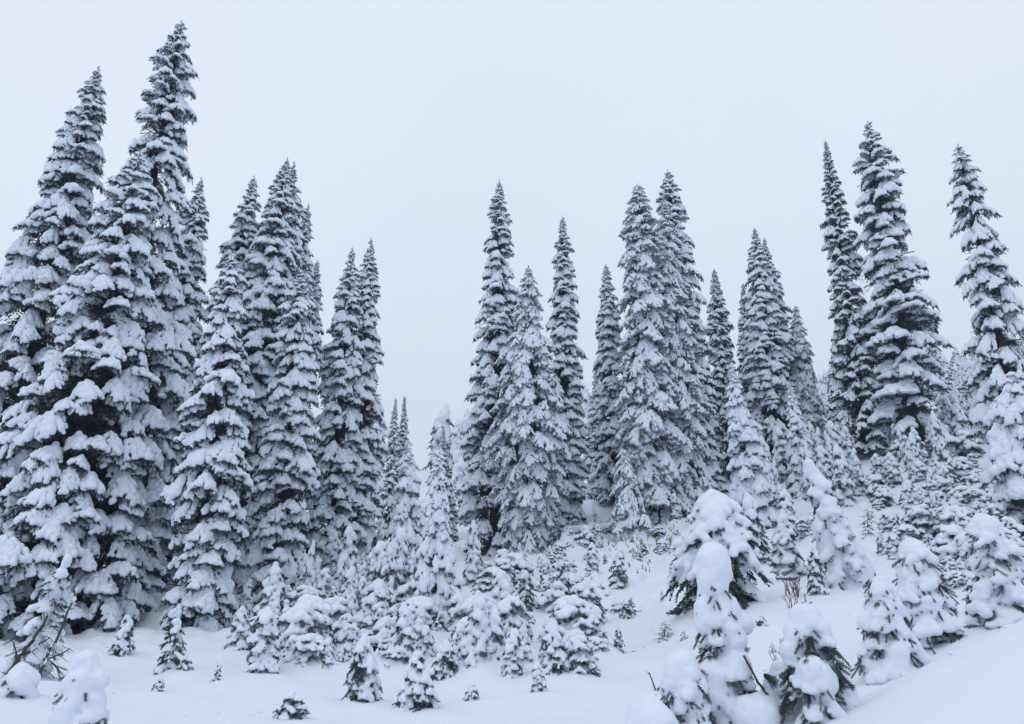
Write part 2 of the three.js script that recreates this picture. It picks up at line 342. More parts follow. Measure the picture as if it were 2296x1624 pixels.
  if (inner.length) {
    const im = new THREE.InstancedMesh(innerSpray, needleMat, inner.length); inner.forEach((M, i) => im.setMatrixAt(i, M));
    im.name = 'inner_twigs'; im.userData.kind = 'stuff'; shade(im); g.add(im);
  }
  return g;
}
const TREES = [
  // the tall clump on the left
  { seed: 1, tip: [222, 148], foot: -20, d: 19.5, w: [[148, 5], [230, 26], [300, 38], [400, 52], [560, 82], [700, 95], [900, 115], [1300, 150]], kind: 'fir', low: 0.06, dense: 1.0, gaps: 0.12, thick: 1.1, space: 1.15, full: 0.9, label: 'tall snow-laden fir at the left edge with its slim double top leaning right' },
  { seed: 2, tip: [408, 45], foot: 205, d: 19, w: [[45, 6], [90, 24], [200, 52], [300, 58], [450, 72], [700, 120], [1000, 185], [1300, 200]], kind: 'fir', low: 0.1, dense: 1.0, gaps: 0.12, thick: 1.1, space: 1.15, full: 0.9, label: 'tallest snow-laden fir of all, its top nearest the upper edge' },
  { seed: 3, tip: [314, 340], foot: 130, d: 17.6, w: [[330, 10], [420, 40], [520, 62], [700, 96], [900, 142], [1150, 185], [1300, 230], [1420, 225]], kind: 'fir', low: 0.01, dense: 1.2, gaps: 0.11, bough: 0.66, full: 0.9, label: 'broad snow-laden fir whose skirt reaches the snow in front of the tallest fir' },
  { seed: 44, tip: [52, 900], foot: -6, d: 17, w: [[900, 14], [980, 70], [1100, 112], [1250, 140], [1420, 150]], low: 0.01, gaps: 0.09, label: 'low broad fir filling the lower left corner under the leaning double-topped fir' },
  { seed: 4, tip: [452, 397], foot: 330, d: 23, w: [[397, 4], [500, 30], [600, 42], [800, 66], [1100, 80], [1300, 80]], label: 'slender snowy fir just right of the tallest fir, half hidden behind it' },
  { seed: 5, tip: [570, 392], foot: 440, d: 25, w: [[392, 4], [480, 30], [560, 42], [700, 60], [900, 75], [1300, 80]], label: 'snowy fir with a pointed top left of the thick double-topped fir' },
  { seed: 6, tip: [645, 352], foot: 528, d: 24, w: [[352, 4], [420, 26], [500, 42], [600, 60], [700, 75], [1000, 95], [1300, 90]], label: 'tallest of the firs in the second clump, thick with snow' },
  { seed: 7, tip: [660, 362], foot: 560, d: 24.4, w: [[362, 4], [440, 22], [560, 45], [800, 70], [1200, 80]], label: 'second top of the thick fir in the second clump, just right of the tallest top' },
  { seed: 8, tip: [692, 458], foot: 600, d: 25.5, w: [[458, 4], [550, 22], [700, 42], [900, 60], [1200, 70]], label: 'slim snowy fir rising at the right shoulder of the second clump' },
  { seed: 9, tip: [712, 582], foot: 625, d: 26.5, w: [[582, 4], [650, 18], [760, 32], [1000, 50], [1200, 60]], label: 'lowest thin fir at the right edge of the second clump' },
  { seed: 10, tip: [522, 560], foot: 474, d: 17.2, w: [[560, 6], [620, 32], [720, 40], [800, 50], [900, 72], [1050, 80], [1200, 82], [1400, 75]], low: 0.01, label: 'narrow snowy fir column standing free in front of the second clump' },
  { seed: 11, tip: [676, 600], foot: 636, d: 21.5, w: [[600, 6], [680, 32], [800, 52], [1000, 68], [1200, 78], [1330, 70]], low: 0.01, label: 'snow-clad fir column at the front right of the second clump' },
  { seed: 12, tip: [790, 555], foot: 742, d: 27, w: [[555, 4], [640, 25], [720, 40], [850, 52], [1000, 62], [1280, 66]], kind: 'fir', gaps: 0.1, low: 0.01, label: 'dark-sided fir with the left top of the twin-topped third clump' },
  { seed: 13, tip: [832, 532], foot: 800, d: 27.6, w: [[532, 3], [600, 18], [680, 27], [800, 38], [1000, 55], [1280, 62]], low: 0.01, label: 'slim fir with the right and higher top of the twin-topped third clump' },
  { seed: 14, tip: [887, 893], foot: 868, d: 44, w: [[893, 3], [960, 14], [1100, 24], [1200, 30]], kind: 'thin', label: 'small distant spire left of the pair behind the third clump' },
  { seed: 15, tip: [907, 888], foot: 895, d: 45, w: [[888, 3], [960, 13], [1060, 26], [1200, 34]], kind: 'thin', label: 'small distant spire right of the pair behind the third clump' },
  { seed: 16, tip: [915, 990], foot: 912, d: 23, w: [[990, 8], [1060, 30], [1150, 42], [1250, 54]], kind: 'fat', bough: 0.6, low: 0.01, label: 'young snow-plastered fir beside the foot of the third clump' },
  { seed: 17, tip: [993, 955], foot: 1000, d: 36, w: [[955, 3], [1030, 14], [1120, 26], [1250, 32]], kind: 'thin', label: 'thin dark spire peeking over the snow-plastered young tree in the gap' },
  { seed: 18, tip: [984, 1000], foot: 985, d: 14.6, w: [[985, 12], [1030, 14], [1100, 25], [1200, 38], [1300, 52], [1390, 64]], kind: 'fat', bough: 0.5, low: 0.01, label: 'snow-plastered cone-shaped young fir standing alone in the central gap' },
  // the clump on the knoll
  { seed: 20, tip: [1120, 402], foot: 1110, d: 31, w: [[402, 4], [450, 17], [520, 26], [620, 42], [720, 54], [820, 62], [950, 76], [1100, 84], [1230, 72]], low: 0.005, label: 'tall narrow fir at the left of the central group on the knoll' },
  { seed: 21, tip: [1185, 595], foot: 1182, d: 28.5, w: [[595, 6], [650, 26], [720, 34], [760, 60], [900, 88], [960, 95], [1100, 70], [1230, 55]], kind: 'hem', rime: true, low: 0.01, name: 'hemlock_tree', category: 'hemlock tree', label: 'drooping hemlock with heavy hanging white fronds leaning on the tall knoll fir' },
  { seed: 22, tip: [1262, 482], foot: 1266, d: 32.5, w: [[482, 4], [540, 18], [620, 28], [700, 33], [800, 44], [900, 50], [1160, 54]], kind: 'fir', label: 'slim fir spire standing apart right of the drooping hemlock' },
  { seed: 23, tip: [1336, 815], foot: 1342, d: 38, w: [[815, 4], [900, 16], [1000, 26], [1160, 34]], rime: true, label: 'small pale fir between two dark spires on the knoll' },
  { seed: 24, tip: [1358, 592], foot: 1386, d: 35, w: [[592, 4], [650, 18], [720, 28], [800, 36], [950, 46], [1100, 54]], label: 'dark slim fir spire just left of the two high twin firs' },
  { seed: 25, tip: [1430, 410], foot: 1466, d: 31, w: [[410, 8], [450, 28], [540, 42], [650, 52], [800, 62], [950, 76], [1160, 88]], kind: 'hem', low: 0.01, bough: 1.2, rime: true, label: 'left of the two high twin firs on the knoll, clothed in drooping white boughs' },
  { seed: 26, tip: [1497, 380], foot: 1562, d: 33, w: [[380, 8], [430, 24], [520, 40], [600, 50], [800, 66], [1000, 78], [1120, 80]], kind: 'fir', label: 'right and higher of the two high twin firs on the knoll' },
  { seed: 27, tip: [1489, 442], foot: 1535, d: 31.8, w: [[442, 6], [520, 22], [640, 38], [800, 55], [1120, 75]], kind: 'hem', rime: true, label: 'lower narrow fir pressed against the front of the high twin firs' },
  { seed: 28, tip: [1601, 602], foot: 1652, d: 36, w: [[602, 4], [680, 20], [760, 28], [900, 40], [1080, 50]], kind: 'thin', label: 'thin spire standing in the notch right of the high twin firs' },
  { seed: 29, tip: [1637, 815], foot: 1706, d: 25, w: [[815, 7], [870, 20], [950, 32], [1050, 46], [1200, 60]], kind: 'fat', bough: 0.6, label: 'young snow-plastered fir in front of the notch right of the twin firs' },
  { seed: 30, tip: [1397, 1005], foot: 1425, d: 28.5, w: [[1005, 10], [1050, 34], [1160, 55]], kind: 'hem', rime: true, bough: 0.7, label: 'small drooping fir at the foot of the left twin fir' },
  // the clump right of the knoll
  { seed: 31, tip: [1692, 510], foot: 1762, d: 37, w: [[510, 4], [560, 18], [640, 36], [720, 46], [850, 56], [1050, 66]], label: 'pointed fir leading the four-topped clump right of the knoll' },
  { seed: 32, tip: [1714, 532], foot: 1790, d: 38, w: [[532, 4], [620, 22], [720, 38], [850, 52], [1050, 64]], label: 'second top just right of the leading fir in the four-topped clump' },
  { seed: 33, tip: [1666, 635], foot: 1708, d: 39.5, w: [[635, 4], [700, 16], [800, 27], [1000, 38]], kind: 'thin', label: 'dark low spire at the left edge of the four-topped clump' },
  { seed: 34, tip: [1784, 685], foot: 1838, d: 37.5, w: [[685, 5], [740, 18], [820, 34], [920, 45], [1020, 50]], kind: 'hem', rime: true, name: 'hemlock_tree', category: 'hemlock tree', label: 'pale hemlock with a nodding tip at the right edge of the four-topped clump' },
  { seed: 35, tip: [1772, 865], foot: 1820, d: 29, w: [[865, 6], [940, 22], [1020, 32], [1120, 44]], kind: 'fat', bough: 0.6, label: 'young snow-plastered fir in front of the four-topped clump' },
  // the clump high on the right
  { seed: 36, tip: [1850, 312], foot: 1978, d: 32, w: [[312, 4], [380, 14], [460, 26], [560, 38], [650, 44], [800, 56], [1000, 68]], kind: 'thin', label: 'thin dark fir leaning left beside the tall broad fir on the right' },
  { seed: 37, tip: [1945, 270], foot: 2098, d: 30.5, w: [[270, 6], [320, 30], [400, 48], [500, 56], [600, 68], [690, 78], [760, 85], [850, 78], [1000, 82]], kind: 'fir', rough: 0.38, gaps: 0.14, bough: 1.4, space: 1.1, dense: 0.85, label: 'tall broad fir on the right with loose horizontal boughs' },
  { seed: 38, tip: [1878, 672], foot: 1915, d: 36, w: [[672, 3], [760, 14], [860, 22], [1000, 30]], kind: 'thin', label: 'low thin spire peeking out left of the thin leaning fir' },
  { seed: 39, tip: [2148, 322], foot: 2335, d: 20.5, w: [[322, 5], [370, 20], [450, 32], [560, 42], [660, 50], [800, 64], [900, 78], [1200, 90]], kind: 'fir', thick: 1.25, bough: 0.66, rough: 0.32, space: 1.55, gaps: 0.2, low: 0.2, full: 0.92, label: 'dark fir with round snow pads leaning left at the right edge' },
  { seed: 40, tip: [2272, 835], foot: 2308, d: 17, w: [[835, 20], [900, 62], [1000, 80], [1100, 72], [1180, 70]], kind: 'fat', bough: 0.75, label: 'snow-plastered young fir at the right edge under the leaning dark fir' },
  { seed: 41, tip: [2182, 800], foot: 2196, d: 46, w: [[800, 3], [850, 12], [920, 20]], kind: 'thin', label: 'right one of two small far firs beyond the slope between the right-hand firs' },
  { seed: 42, tip: [2140, 790], foot: 2160, d: 44, w: [[790, 3], [850, 14], [940, 24]], kind: 'thin', label: 'left one of two small far firs beyond the slope between the right-hand firs' },
  { seed: 43, tip: [1868, 850], foot: 1880, d: 44, w: [[850, 3], [900, 12], [980, 20]], kind: 'thin', label: 'tiny far fir in the dip left of the right-hand clump' },
];
TREES.forEach(growTree);
// ---------------------------------------------------------------- saplings plastered with snow
// h height, w(t) reach of the boughs at the share t of the height, all in metres
function makeSapling(seed, o) {
  const r = rng(seed), nd = new Needles(r), wood = new Needles(r), drops = [], h = o.h;
  const bend = o.bend ?? 0, dirb = r() * 6.28, stem = (t) => V(bend * h * t * t * Math.cos(dirb) + 0.015 * h * Math.sin(t * 7 + seed), h * t, bend * h * t * t * Math.sin(dirb) + 0.015 * h * Math.cos(t * 6 + seed));
  for (let i = 0; i < 8; i++) wood.stick(stem(i / 8), stem((i + 1) / 8), lerp(o.stem ?? 0.03, 0.008, i / 8), lerp(o.stem ?? 0.03, 0.008, (i + 1) / 8), [0.055, 0.042, 0.036]);
  const S = o.snow * 0.86, fine = o.fine, nw = fine ? 0.019 : 0.034, nb = fine ? 11 : 4;
  let az = r() * 6.28;
  for (let i = 0; i < o.n; i++) {
    const t = lerp(o.from ?? 0.05, 0.93, Math.min(1, Math.max(0, (i + (r() - 0.5) * 1.5) / o.n))); az += 2.39996 + (r() - 0.5) * 0.9;
    const L = o.w(t) * (0.7 + 0.5 * r()); if (L < 0.02) continue;
    const s0 = stem(t), ca = Math.cos(az), sa = Math.sin(az), dr = o.droop * (0.7 + 0.6 * r()), up = (o.up ?? 0.3) * (0.6 + 0.8 * r());
    const C = (q) => V(s0.x + ca * L * q, Math.max(0.02, s0.y + L * (up * q - dr * q * q)), s0.z + sa * L * q);
    const snowy = r() < (o.cover ?? 0.9) * (t < (o.bare ?? 0) ? 0.35 : 1), th = S * (0.7 + 0.6 * r()) * clamp(L / (S * 2.2), 0.6, 1.15);
    wood.stick(s0, C(0.5), 0.009, 0.006); wood.stick(C(0.5), C(1), 0.006, 0.003);
    for (let q = 0; q < 0.99; q += 0.25) {
      const a = C(q), b = C(q + 0.25 + (q > 0.7 ? 0.06 : 0));
      if (r() < (o.green ?? 1)) nd.brush(a, b, nw, nb, o.frost);
      if (snowy && q < 0.8) { const e = V().lerpVectors(a, b, q > 0.7 ? 0.5 : 1), rr = th * (1 - 0.25 * q); drops.push([V(a.x, a.y + rr * 0.6, a.z), V(e.x, e.y + rr * 0.6, e.z), rr, 1.4]); } else if (fine && r() < 0.5) { const p = V().lerpVectors(a, b, r()), rr = th * (0.4 + 0.3 * r()); p.y += rr * 0.5; drops.push([p, p, rr, 1.4]); }
    }
    const m = o.sides ?? 3;
    for (let j = 0; j < m; j++) for (const e of [-1, 1]) {
      const q = 0.25 + 0.7 * (j + r() * 0.6) / m, p = C(q), l = Math.min(0.45 * L, 0.24) * (0.6 + 0.7 * r()), a2 = az + e * (0.6 + 0.6 * r());
      const b = V(p.x + Math.cos(a2) * l, Math.max(0.01, p.y - l * (0.2 + (o.hang ?? 0.6) * r())), p.z + Math.sin(a2) * l);
      if (r() < (o.green ?? 1)) nd.brush(p, b, nw, nb, o.frost); else wood.stick(p, b, 0.004, 0.002);
      if (snowy && r() < 0.85) { const c = V().lerpVectors(p, b, 0.66), rr = th * (0.62 + 0.3 * r()); drops.push([V(p.x, p.y + rr * 0.6, p.z), V(c.x, c.y + rr * 0.6, c.z), rr, 1.4]); }
    }
    for (let j = 0; j < (o.under ?? 3); j++) {
      const p = C(0.3 + 0.75 * r()), l = 0.07 + 0.1 * r(), b = V(p.x + ca * l * 0.5 + (r() - 0.5) * l, Math.max(0, p.y - l * (0.5 + 0.6 * r())), p.z + sa * l * 0.5 + (r() - 0.5) * l);
      if (r() < (o.green ?? 1)) nd.brush(p, b, nw, nb, o.frost * 0.6); else wood.stick(p, b, 0.003, 0.0015);
    }
  }
  for (const [a, b, ra, rb] of o.poles ?? []) {
    let p = a; for (let i = 1; i <= 5; i++) {
      const q = V().lerpVectors(a, b, i / 5); if (i < 5) { q.x += (r() - 0.5) * 0.05; q.z += (r() - 0.5) * 0.05; }
      wood.stick(p, q, lerp(ra, rb, (i - 1) / 5), lerp(ra, rb, i / 5), [0.06, 0.045, 0.038]);
      if (r() < 0.6) { const rr = 0.011 + 0.008 * r(); drops.push([V(p.x, p.y + rr * 0.9, p.z), V(q.x, q.y + rr * 0.9, q.z), rr, 1.2]); }
      for (let k = 0; k < 2; k++) wood.stick(q, V(q.x + (r() - 0.5) * 0.3, q.y + (r() - 0.6) * 0.2, q.z + (r() - 0.5) * 0.2), 0.005, 0.002);
      p = q;
    }
  }
  // the cap of snow on the leader
  const cr = o.cap ?? S * 1.2, c0 = stem(1 - (o.capLen ?? 0.16)), c1 = stem(1); c1.y -= cr * 0.8;
  if (cr > 0) { drops.push([c0, c1, cr, 1]); for (let i = 0; i < 4; i++) { const p = V().lerpVectors(c0, c1, r()), a = r() * 6.28; p.x += Math.cos(a) * cr * 0.5; p.z += Math.sin(a) * cr * 0.5; drops.push([p, p, cr * (0.55 + 0.35 * r()), 1]); } }
  for (const d of o.extra ?? []) drops.push(d);
  if (o.sprig) for (let i = 0; i < 6; i++) { const a = i * 1.2, b = stem(1); b.y -= 0.02; nd.brush(b, V(b.x + (i ? Math.cos(a) * 0.06 : 0), b.y + (i ? 0.045 : 0.11), b.z + (i ? Math.sin(a) * 0.06 : 0)), 0.014, 7, 0.1, true); }
  return { h, needles: nd.build(), wood: wood.build(), snow: snowSkin(drops, o.cell ?? h * 0.0155, o.lump ?? 0.012, seed, o.k ?? 120 / Math.max(0.7, h)) };
}
const cone = (R, p = 0.8, f = 0.06) => (t) => R * (f + (1 - f) * Math.pow(1 - t, p));
const dome = (R) => (t) => R * Math.sqrt(Math.max(0, 1 - Math.pow(t, 2.6))) * (t < 0.15 ? 0.85 : 1);
const KIND = {
  cone: [101, 102, 103].map((s) => makeSapling(s, { h: 1.4, w: cone(0.4), n: 62, snow: 0.06, cap: 0.055, capLen: 0.14, droop: 0.8, cover: 0.92, frost: 0.4, hang: 0.8 })),
  column: [111, 112, 113].map((s) => makeSapling(s, { h: 1.4, w: dome(0.27), n: 58, snow: 0.062, cap: 0.085, capLen: 0.12, droop: 0.9, up: 0.35, cover: 0.9, frost: 0.4 })),
  skirt: [121, 122].map((s) => makeSapling(s, { h: 1.3, w: cone(0.5, 0.65, 0.12), n: 62, snow: 0.066, cap: 0.1, capLen: 0.16, droop: 0.85, bare: 0.3, under: 5, cover: 0.9, frost: 0.3, hang: 1 })),
  spire: [131, 132].map((s) => makeSapling(s, { h: 1.8, w: cone(0.3, 0.75), n: 78, snow: 0.054, cap: 0.04, capLen: 0.12, droop: 0.9, frost: 0.5, cell: 0.026 })),
  sparse: [141, 142, 143].map((s) => makeSapling(s, { h: 1.2, w: cone(0.34, 0.7, 0.15), n: 30, snow: 0.05, cap: 0.05, capLen: 0.15, droop: 0.5, cover: 0.6, green: 0.8, frost: 0.3, bend: 0.08 })),
  capped: [151, 152].map((s) => makeSapling(s, { h: 1.2, w: cone(0.34, 0.6, 0.3), n: 24, snow: 0.045, cap: 0.1, capLen: 0.2, droop: 0.45, up: 0.1, cover: 0.35, green: 0.85, frost: 0.25 })),
  tuft: [161, 162, 163].map((s) => makeSapling(s, { h: 0.8, w: dome(0.36), n: 32, snow: 0.07, cap: 0.1, capLen: 0.2, droop: 0.5, bare: 0.3, under: 5, cover: 0.9, frost: 0.3, cell: 0.015 })),
  bush: [171, 172, 173].map((s) => makeSapling(s, { h: 1.0, w: dome(0.42), n: 56, snow: 0.055, cap: 0.07, capLen: 0.14, droop: 0.65, up: 0.55, cover: 0.88, green: 0.7, frost: 0.5, under: 4, })),
  dead: [181, 182].map((s) => makeSapling(s, { h: 1.2, w: cone(0.32, 0.5, 0.3), n: 22, snow: 0.03, cap: 0.03, capLen: 0.1, droop: 0.5, cover: 0.45, green: 0.12, frost: 0.5, bend: 0.1, under: 5 })),
};
const protos = {};
function sapling(kind, k, label, pos, height, wf, turn, group, name = 'fir_sapling', category = 'fir sapling') {
  const b = KIND[kind][k % KIND[kind].length], key = kind + (k % KIND[kind].length);
  let g;
  if (protos[key]) { g = protos[key].clone(); g.name = numbered(name); scene.add(g); g.userData = { label, category }; if (group) g.userData.group = group; } else {
    g = protos[key] = thing(name, label, category, group);
    part('stem', b.wood, barkTwig, g); part('needles', b.needles, needleMat, g); part('snow_cover', b.snow, snowMat, g);
  }
  const s = height / b.h; g.position.copy(pos); g.scale.set(s * wf, s, s * wf); g.rotation.y = turn;
  return g;
}
const AT = (px, py, opt = {}) => opt.d ? (() => { const p = at(px, py, opt.d); p.y = ground(p.x, p.z); return p; })() : onSnow(px, py);
function plant(kind, k, px, tipY, baseY, wf, label, opt = {}) {
  const p = AT(px, baseY, opt), H = at(px, tipY, -p.z).y - p.y;
  p.y -= 0.03 * H;
  mounds.push([p.x, p.z, 0.25 + 0.28 * H * wf, 0.05 + 0.05 * H]);
  return sapling(kind, k, label, p, H * 1.03, wf * (H > 1.5 ? 0.85 : 1), (k * 2.1 + px * 0.37) % 6.28, opt.group, opt.name, opt.category);
}
{
  const P = plant;
  // thicket below the left clumps
  P('spire', 0, 547, 1297, 1400, 1.1, 'pointed white sapling against the dark hollow under the second clump', { d: 18 });
  P('cone', 0, 600, 1260, 1420, 1, 'cone-shaped white sapling just right of the pointed one at the second clump');
  P('cone', 1, 532, 1359, 1470, 1.15, 'stooped triangular sapling at the left end of the thicket');
  P('column', 0, 584, 1362, 1522, 1, 'thick snow-covered sapling with brown stems bared at its foot');
  P('column', 1, 648, 1424, 1514, 1.05, 'small capped sapling beside the thick one with bared brown stems');
  P('bush', 0, 645, 1365, 1440, 1, 'round frosted bush behind the small capped sapling of the thicket');
  P('bush', 1, 682, 1315, 1410, 1.2, 'broad white bush below the front column of the second clump');
  P('column', 2, 712, 1304, 1390, 0.9, 'slim white sapling right of the broad bush under the second clump');
  P('sparse', 0, 750, 1316, 1420, 1, 'dark-twigged sapling showing through the snow in the thicket');
  P('column', 0, 784, 1272, 1385, 1, 'upright white sapling under the twin-topped clump');
  P('cone', 2, 806, 1293, 1405, 1.05, 'lumpy white cone under the twin-topped clump');
  P('column', 1, 841, 1234, 1345, 0.95, 'round-headed sapling leaning on the foot of the twin-topped clump');
  P('tuft', 0, 757, 1262, 1325, 0.9, 'small white sapling tucked under the left foot of the twin-topped clump');
  P('column', 2, 840, 1300, 1445, 1.25, 'thick bushy sapling with brown twigs in the middle of the thicket');
  P('tuft', 1, 775, 1378, 1450, 1, 'snow ball on a short stem in the middle of the thicket');
  P('cone', 0, 900, 1350, 1510, 0.95, 'tall loose sapling in front of the young fir of the gap');
  P('bush', 2, 916, 1306, 1410, 1, 'white bush behind the tall loose sapling near the gap');
  P('skirt', 0, 808, 1427, 1588, 0.82, 'dark-needled sapling with a snow hood standing forward on the open snow');
  P('skirt', 1, 932, 1461, 1604, 1.05, 'wide sapling with a round snow dome and spread dark fringe at the front');
  P('column', 0, 953, 1403, 1505, 1, 'smooth-capped sapling behind the wide domed one');
  P('skirt', 0, 996, 1436, 1545, 0.95, 'leaning sapling with two snow lobes beside the wide domed one');
  P('cone', 1, 1068, 1325, 1530, 0.9, 'tall full sapling at the right of the central young fir');
  P('spire', 1, 1060, 1166, 1325, 1.05, 'slender leaning young tree left of the knoll');
  P('column', 1, 730, 1430, 1517, 0.9, 'low capped sapling over a dark gap at the edge of the thicket');
  P('tuft', 2, 700, 1465, 1517, 1.1, 'low snow hump at the front edge of the thicket');
  P('spire', 0, 853, 1166, 1262, 1, 'young snow spire against the foot of the twin-topped clump');
  P('sparse', 1, 483, 1486, 1540, 0.8, 'tiny thin sapling alone on the open snow left of the thicket');
  P('tuft', 0, 650, 1553, 1628, 1.05, 'snow-buried tuft with dark needles at the bottom edge of the open snow');
  P('tuft', 1, 1057, 1533, 1584, 0.75, 'very small hooded seedling on the snow below the tall full sapling');
  P('sparse', 2, 1066, 1472, 1536, 0.7, 'thin bent shoot at the foot of the tall full sapling');
  P('spire', 1, 898, 1232, 1350, 1.1, 'crowded young fir between the twin-topped clump and the gap', { d: 22 });
  P('cone', 2, 872, 1255, 1370, 1.1, 'second crowded young fir just left of the gap', { d: 20.5 });
  P('cone', 0, 950, 1290, 1400, 1, 'young fir behind the central white cone', { d: 19 });
  P('column', 2, 1025, 1330, 1460, 1, 'white sapling touching the right side of the central young fir');
  P('bush', 0, 868, 1400, 1480, 1, 'tangled white bush beside the dark-needled hooded sapling');
  P('column', 1, 1030, 1400, 1520, 0.9, 'upright lumpy sapling between the leaning one and the tall full one');
  P('cone', 1, 1108, 1360, 1525, 0.95, 'sapling with dark lower boughs right of the tall full one');
  P('column', 0, 1150, 1410, 1540, 0.9, 'snow-laden sapling at the right end of the central thicket row');
  P('skirt', 1, 1175, 1400, 1500, 0.7, 'very dark sapling with hardly any snow in the central thicket');
  // the knoll
  P('column', 0, 1224, 1144, 1222, 1, 'rounded hooded sapling at the left end of the fallen log');
  P('tuft', 0, 1264, 1172, 1208, 1, 'low white hump touching the fallen log');
  P('tuft', 2, 1314, 1180, 1240, 1, 'capped bush in front of the fallen log');
  P('column', 2, 1330, 1217, 1288, 0.95, 'upright white sapling on the upper knoll slope');
  P('sparse', 0, 1387, 1238, 1330, 1.0, 'open dark-twigged sapling on the knoll slope');
  P('skirt', 0, 1405, 1342, 1402, 0.95, 'dark spreading sapling low on the knoll slope');
  P('tuft', 1, 1128, 1233, 1290, 0.9, 'small white cap beside the foot of the tall knoll fir');
  P('column', 1, 1125, 1281, 1445, 0.95, 'tall hooded sapling at the left foot of the knoll');
  P('capped', 0, 1180, 1280, 1385, 0.85, 'thin-stemmed sapling with a snow head at the left foot of the knoll');
  P('sparse', 1, 1268, 1256, 1385, 0.75, 'narrow ragged sapling in the middle of the knoll slope');
  P('column', 2, 1320, 1304, 1425, 0.8, 'narrow white sapling right of the ragged one on the knoll slope');
  P('tuft', 0, 1295, 1346, 1400, 0.8, 'small cap of snow beside the narrow white sapling');
  P('cone', 2, 1475, 1118, 1160, 1.2, 'small white sapling under the left twin fir');
  P('column', 0, 1517, 1106, 1165, 1, 'small hooded sapling under the right twin fir');
  P('dead', 0, 1485, 1321, 1360, 0.6, 'bare upright twig on the open snow of the knoll');
  P('dead', 1, 1507, 1254, 1310, 0.5, 'thin dead stem beside the drooping mound-like fir');
  P('skirt', 1, 1243, 1391, 1532, 0.85, 'full sapling with dark lower needles at the foot of the knoll');
  P('bush', 1, 1297, 1428, 1528, 0.95, 'dense frosted bush right of the full sapling at the foot of the knoll');
  P('column', 1, 1207, 1485, 1564, 1, 'squat snow-coated sapling nearest the camera below the knoll');
  P('bush', 2, 1338, 1428, 1490, 1.1, 'low spreading bush at the foot of the knoll');
  P('sparse', 2, 1388, 1406, 1484, 0.9, 'ragged shoot right of the low spreading bush');
  P('dead', 0, 1490, 1391, 1450, 1.5, 'crooked bare bush in the open snow right of the knoll');
  P('dead', 1, 1535, 1413, 1446, 1.4, 'small snow-capped dead twigs near the drooping mound-like fir');
  P('capped', 1, 1587, 1361, 1448, 0.95, 'dark thin sapling with white cap left of the big domed sapling');
  P('dead', 1, 1447, 1448, 1468, 1.4, 'tiny bare weed poking from the flat snow');
  P('tuft', 1, 1709, 1378, 1412, 0.8, 'small dark tuft right of the drooping mound-like fir');
  P('dead', 0, 1735, 1440, 1474, 1.1, 'small bare weed on the snow between two big hooded saplings');
  P('tuft', 2, 1727, 1236, 1280, 0.95, 'round snow ball on a short sapling beside the mound-like fir');
  // the right-hand slope
  P('cone', 0, 1771, 1143, 1298, 0.95, 'neat cone-shaped sapling in a snow hollow right of the mound-like fir');
  P('skirt', 0, 1690, 1108, 1255, 0.95, 'broad sapling with a black underside behind the mound-like fir');
  P('column', 2, 1772, 1098, 1205, 0.9, 'white sapling behind the neat cone in the hollow');
  P('spire', 0, 1825, 997, 1135, 0.9, 'tall thin white finger of a sapling below the four-topped clump');
  P('spire', 1, 1930, 1004, 1115, 1.2, 'frosted young fir below the thin leaning fir');
  P('column', 0, 1975, 1018, 1085, 1, 'small white sapling under the left side of the tall broad fir');
  P('column', 1, 2008, 1016, 1095, 1, 'small white sapling under the trunk of the tall broad fir');
  P('spire', 0, 2054, 989, 1090, 1, 'round-tipped narrow sapling under the right side of the tall broad fir');
  P('tuft', 0, 1972, 1068, 1128, 1, 'round-headed bush on the right slope above the small clearing');
  P('tuft', 1, 1984, 1096, 1142, 1, 'dark-bottomed bush just below the round-headed one on the right slope');
  P('cone', 2, 2116, 1030, 1120, 0.9, 'spreading white sapling at the upper edge of the right slope');
  P('tuft', 2, 2166, 1026, 1082, 0.9, 'small bush beside the smooth patch high on the right slope');
  P('column', 2, 2050, 1077, 1170, 0.95, 'lumpy sapling in the middle of the right slope');
  P('bush', 0, 2085, 1084, 1135, 1, 'white bush right of the lumpy sapling in mid slope');
  P('tuft', 1, 2114, 1102, 1155, 1, 'humped bush at the right of mid slope');
  P('bush', 1, 2080, 1134, 1215, 1, 'wide-headed dead-twigged bush in the middle of the right slope');
  P('sparse', 0, 2025, 1150, 1245, 0.75, 'ragged narrow sapling standing by the clearing on the right slope');
  P('dead', 0, 1950, 1136, 1208, 1, 'bare dead sapling with drooping twigs by the clearing on the right slope');
  P('sparse', 1, 1978, 1200, 1250, 0.8, 'small thin shoot in the clearing on the right slope');
  P('tuft', 0, 2050, 1178, 1226, 1, 'dark tuft with a snow cap below the clearing on the right slope');
  P('tuft', 2, 2170, 1150, 1195, 1.3, 'smooth wide cap of snow on a bush at the right of the slope');
  P('bush', 2, 2212, 1142, 1195, 1, 'twiggy bush near the right edge beside the smooth wide cap');
  P('tuft', 1, 2134, 1197, 1238, 1.1, 'low capped bush above the tall domed sapling on the right');
  P('tuft', 0, 2176, 1180, 1228, 1.2, 'low white hump above the tall domed sapling on the right');
  P('bush', 0, 2205, 1198, 1285, 0.8, 'grey-twigged sapling with a ball of snow near the right edge');
  P('tuft', 2, 2140, 1260, 1298, 1, 'low bush right beside the tall domed sapling');
  P('tuft', 1, 2168, 1260, 1293, 1, 'square-looking snow lump right of the tall domed sapling');
  P('sparse', 2, 1834, 1225, 1345, 0.7, 'thin patchy sapling between the neat cone and the leaning giant sapling');
  P('cone', 1, 2262, 1103, 1160, 1.1, 'white sapling at the right edge above the big dome');
  P('capped', 0, 2195, 1300, 1390, 1.1, 'dark twiggy sapling beside the right edge above the snow bank');
  P('sparse', 0, 2268, 1290, 1385, 1.1, 'dark spreading twigs at the right edge above the snow bank');
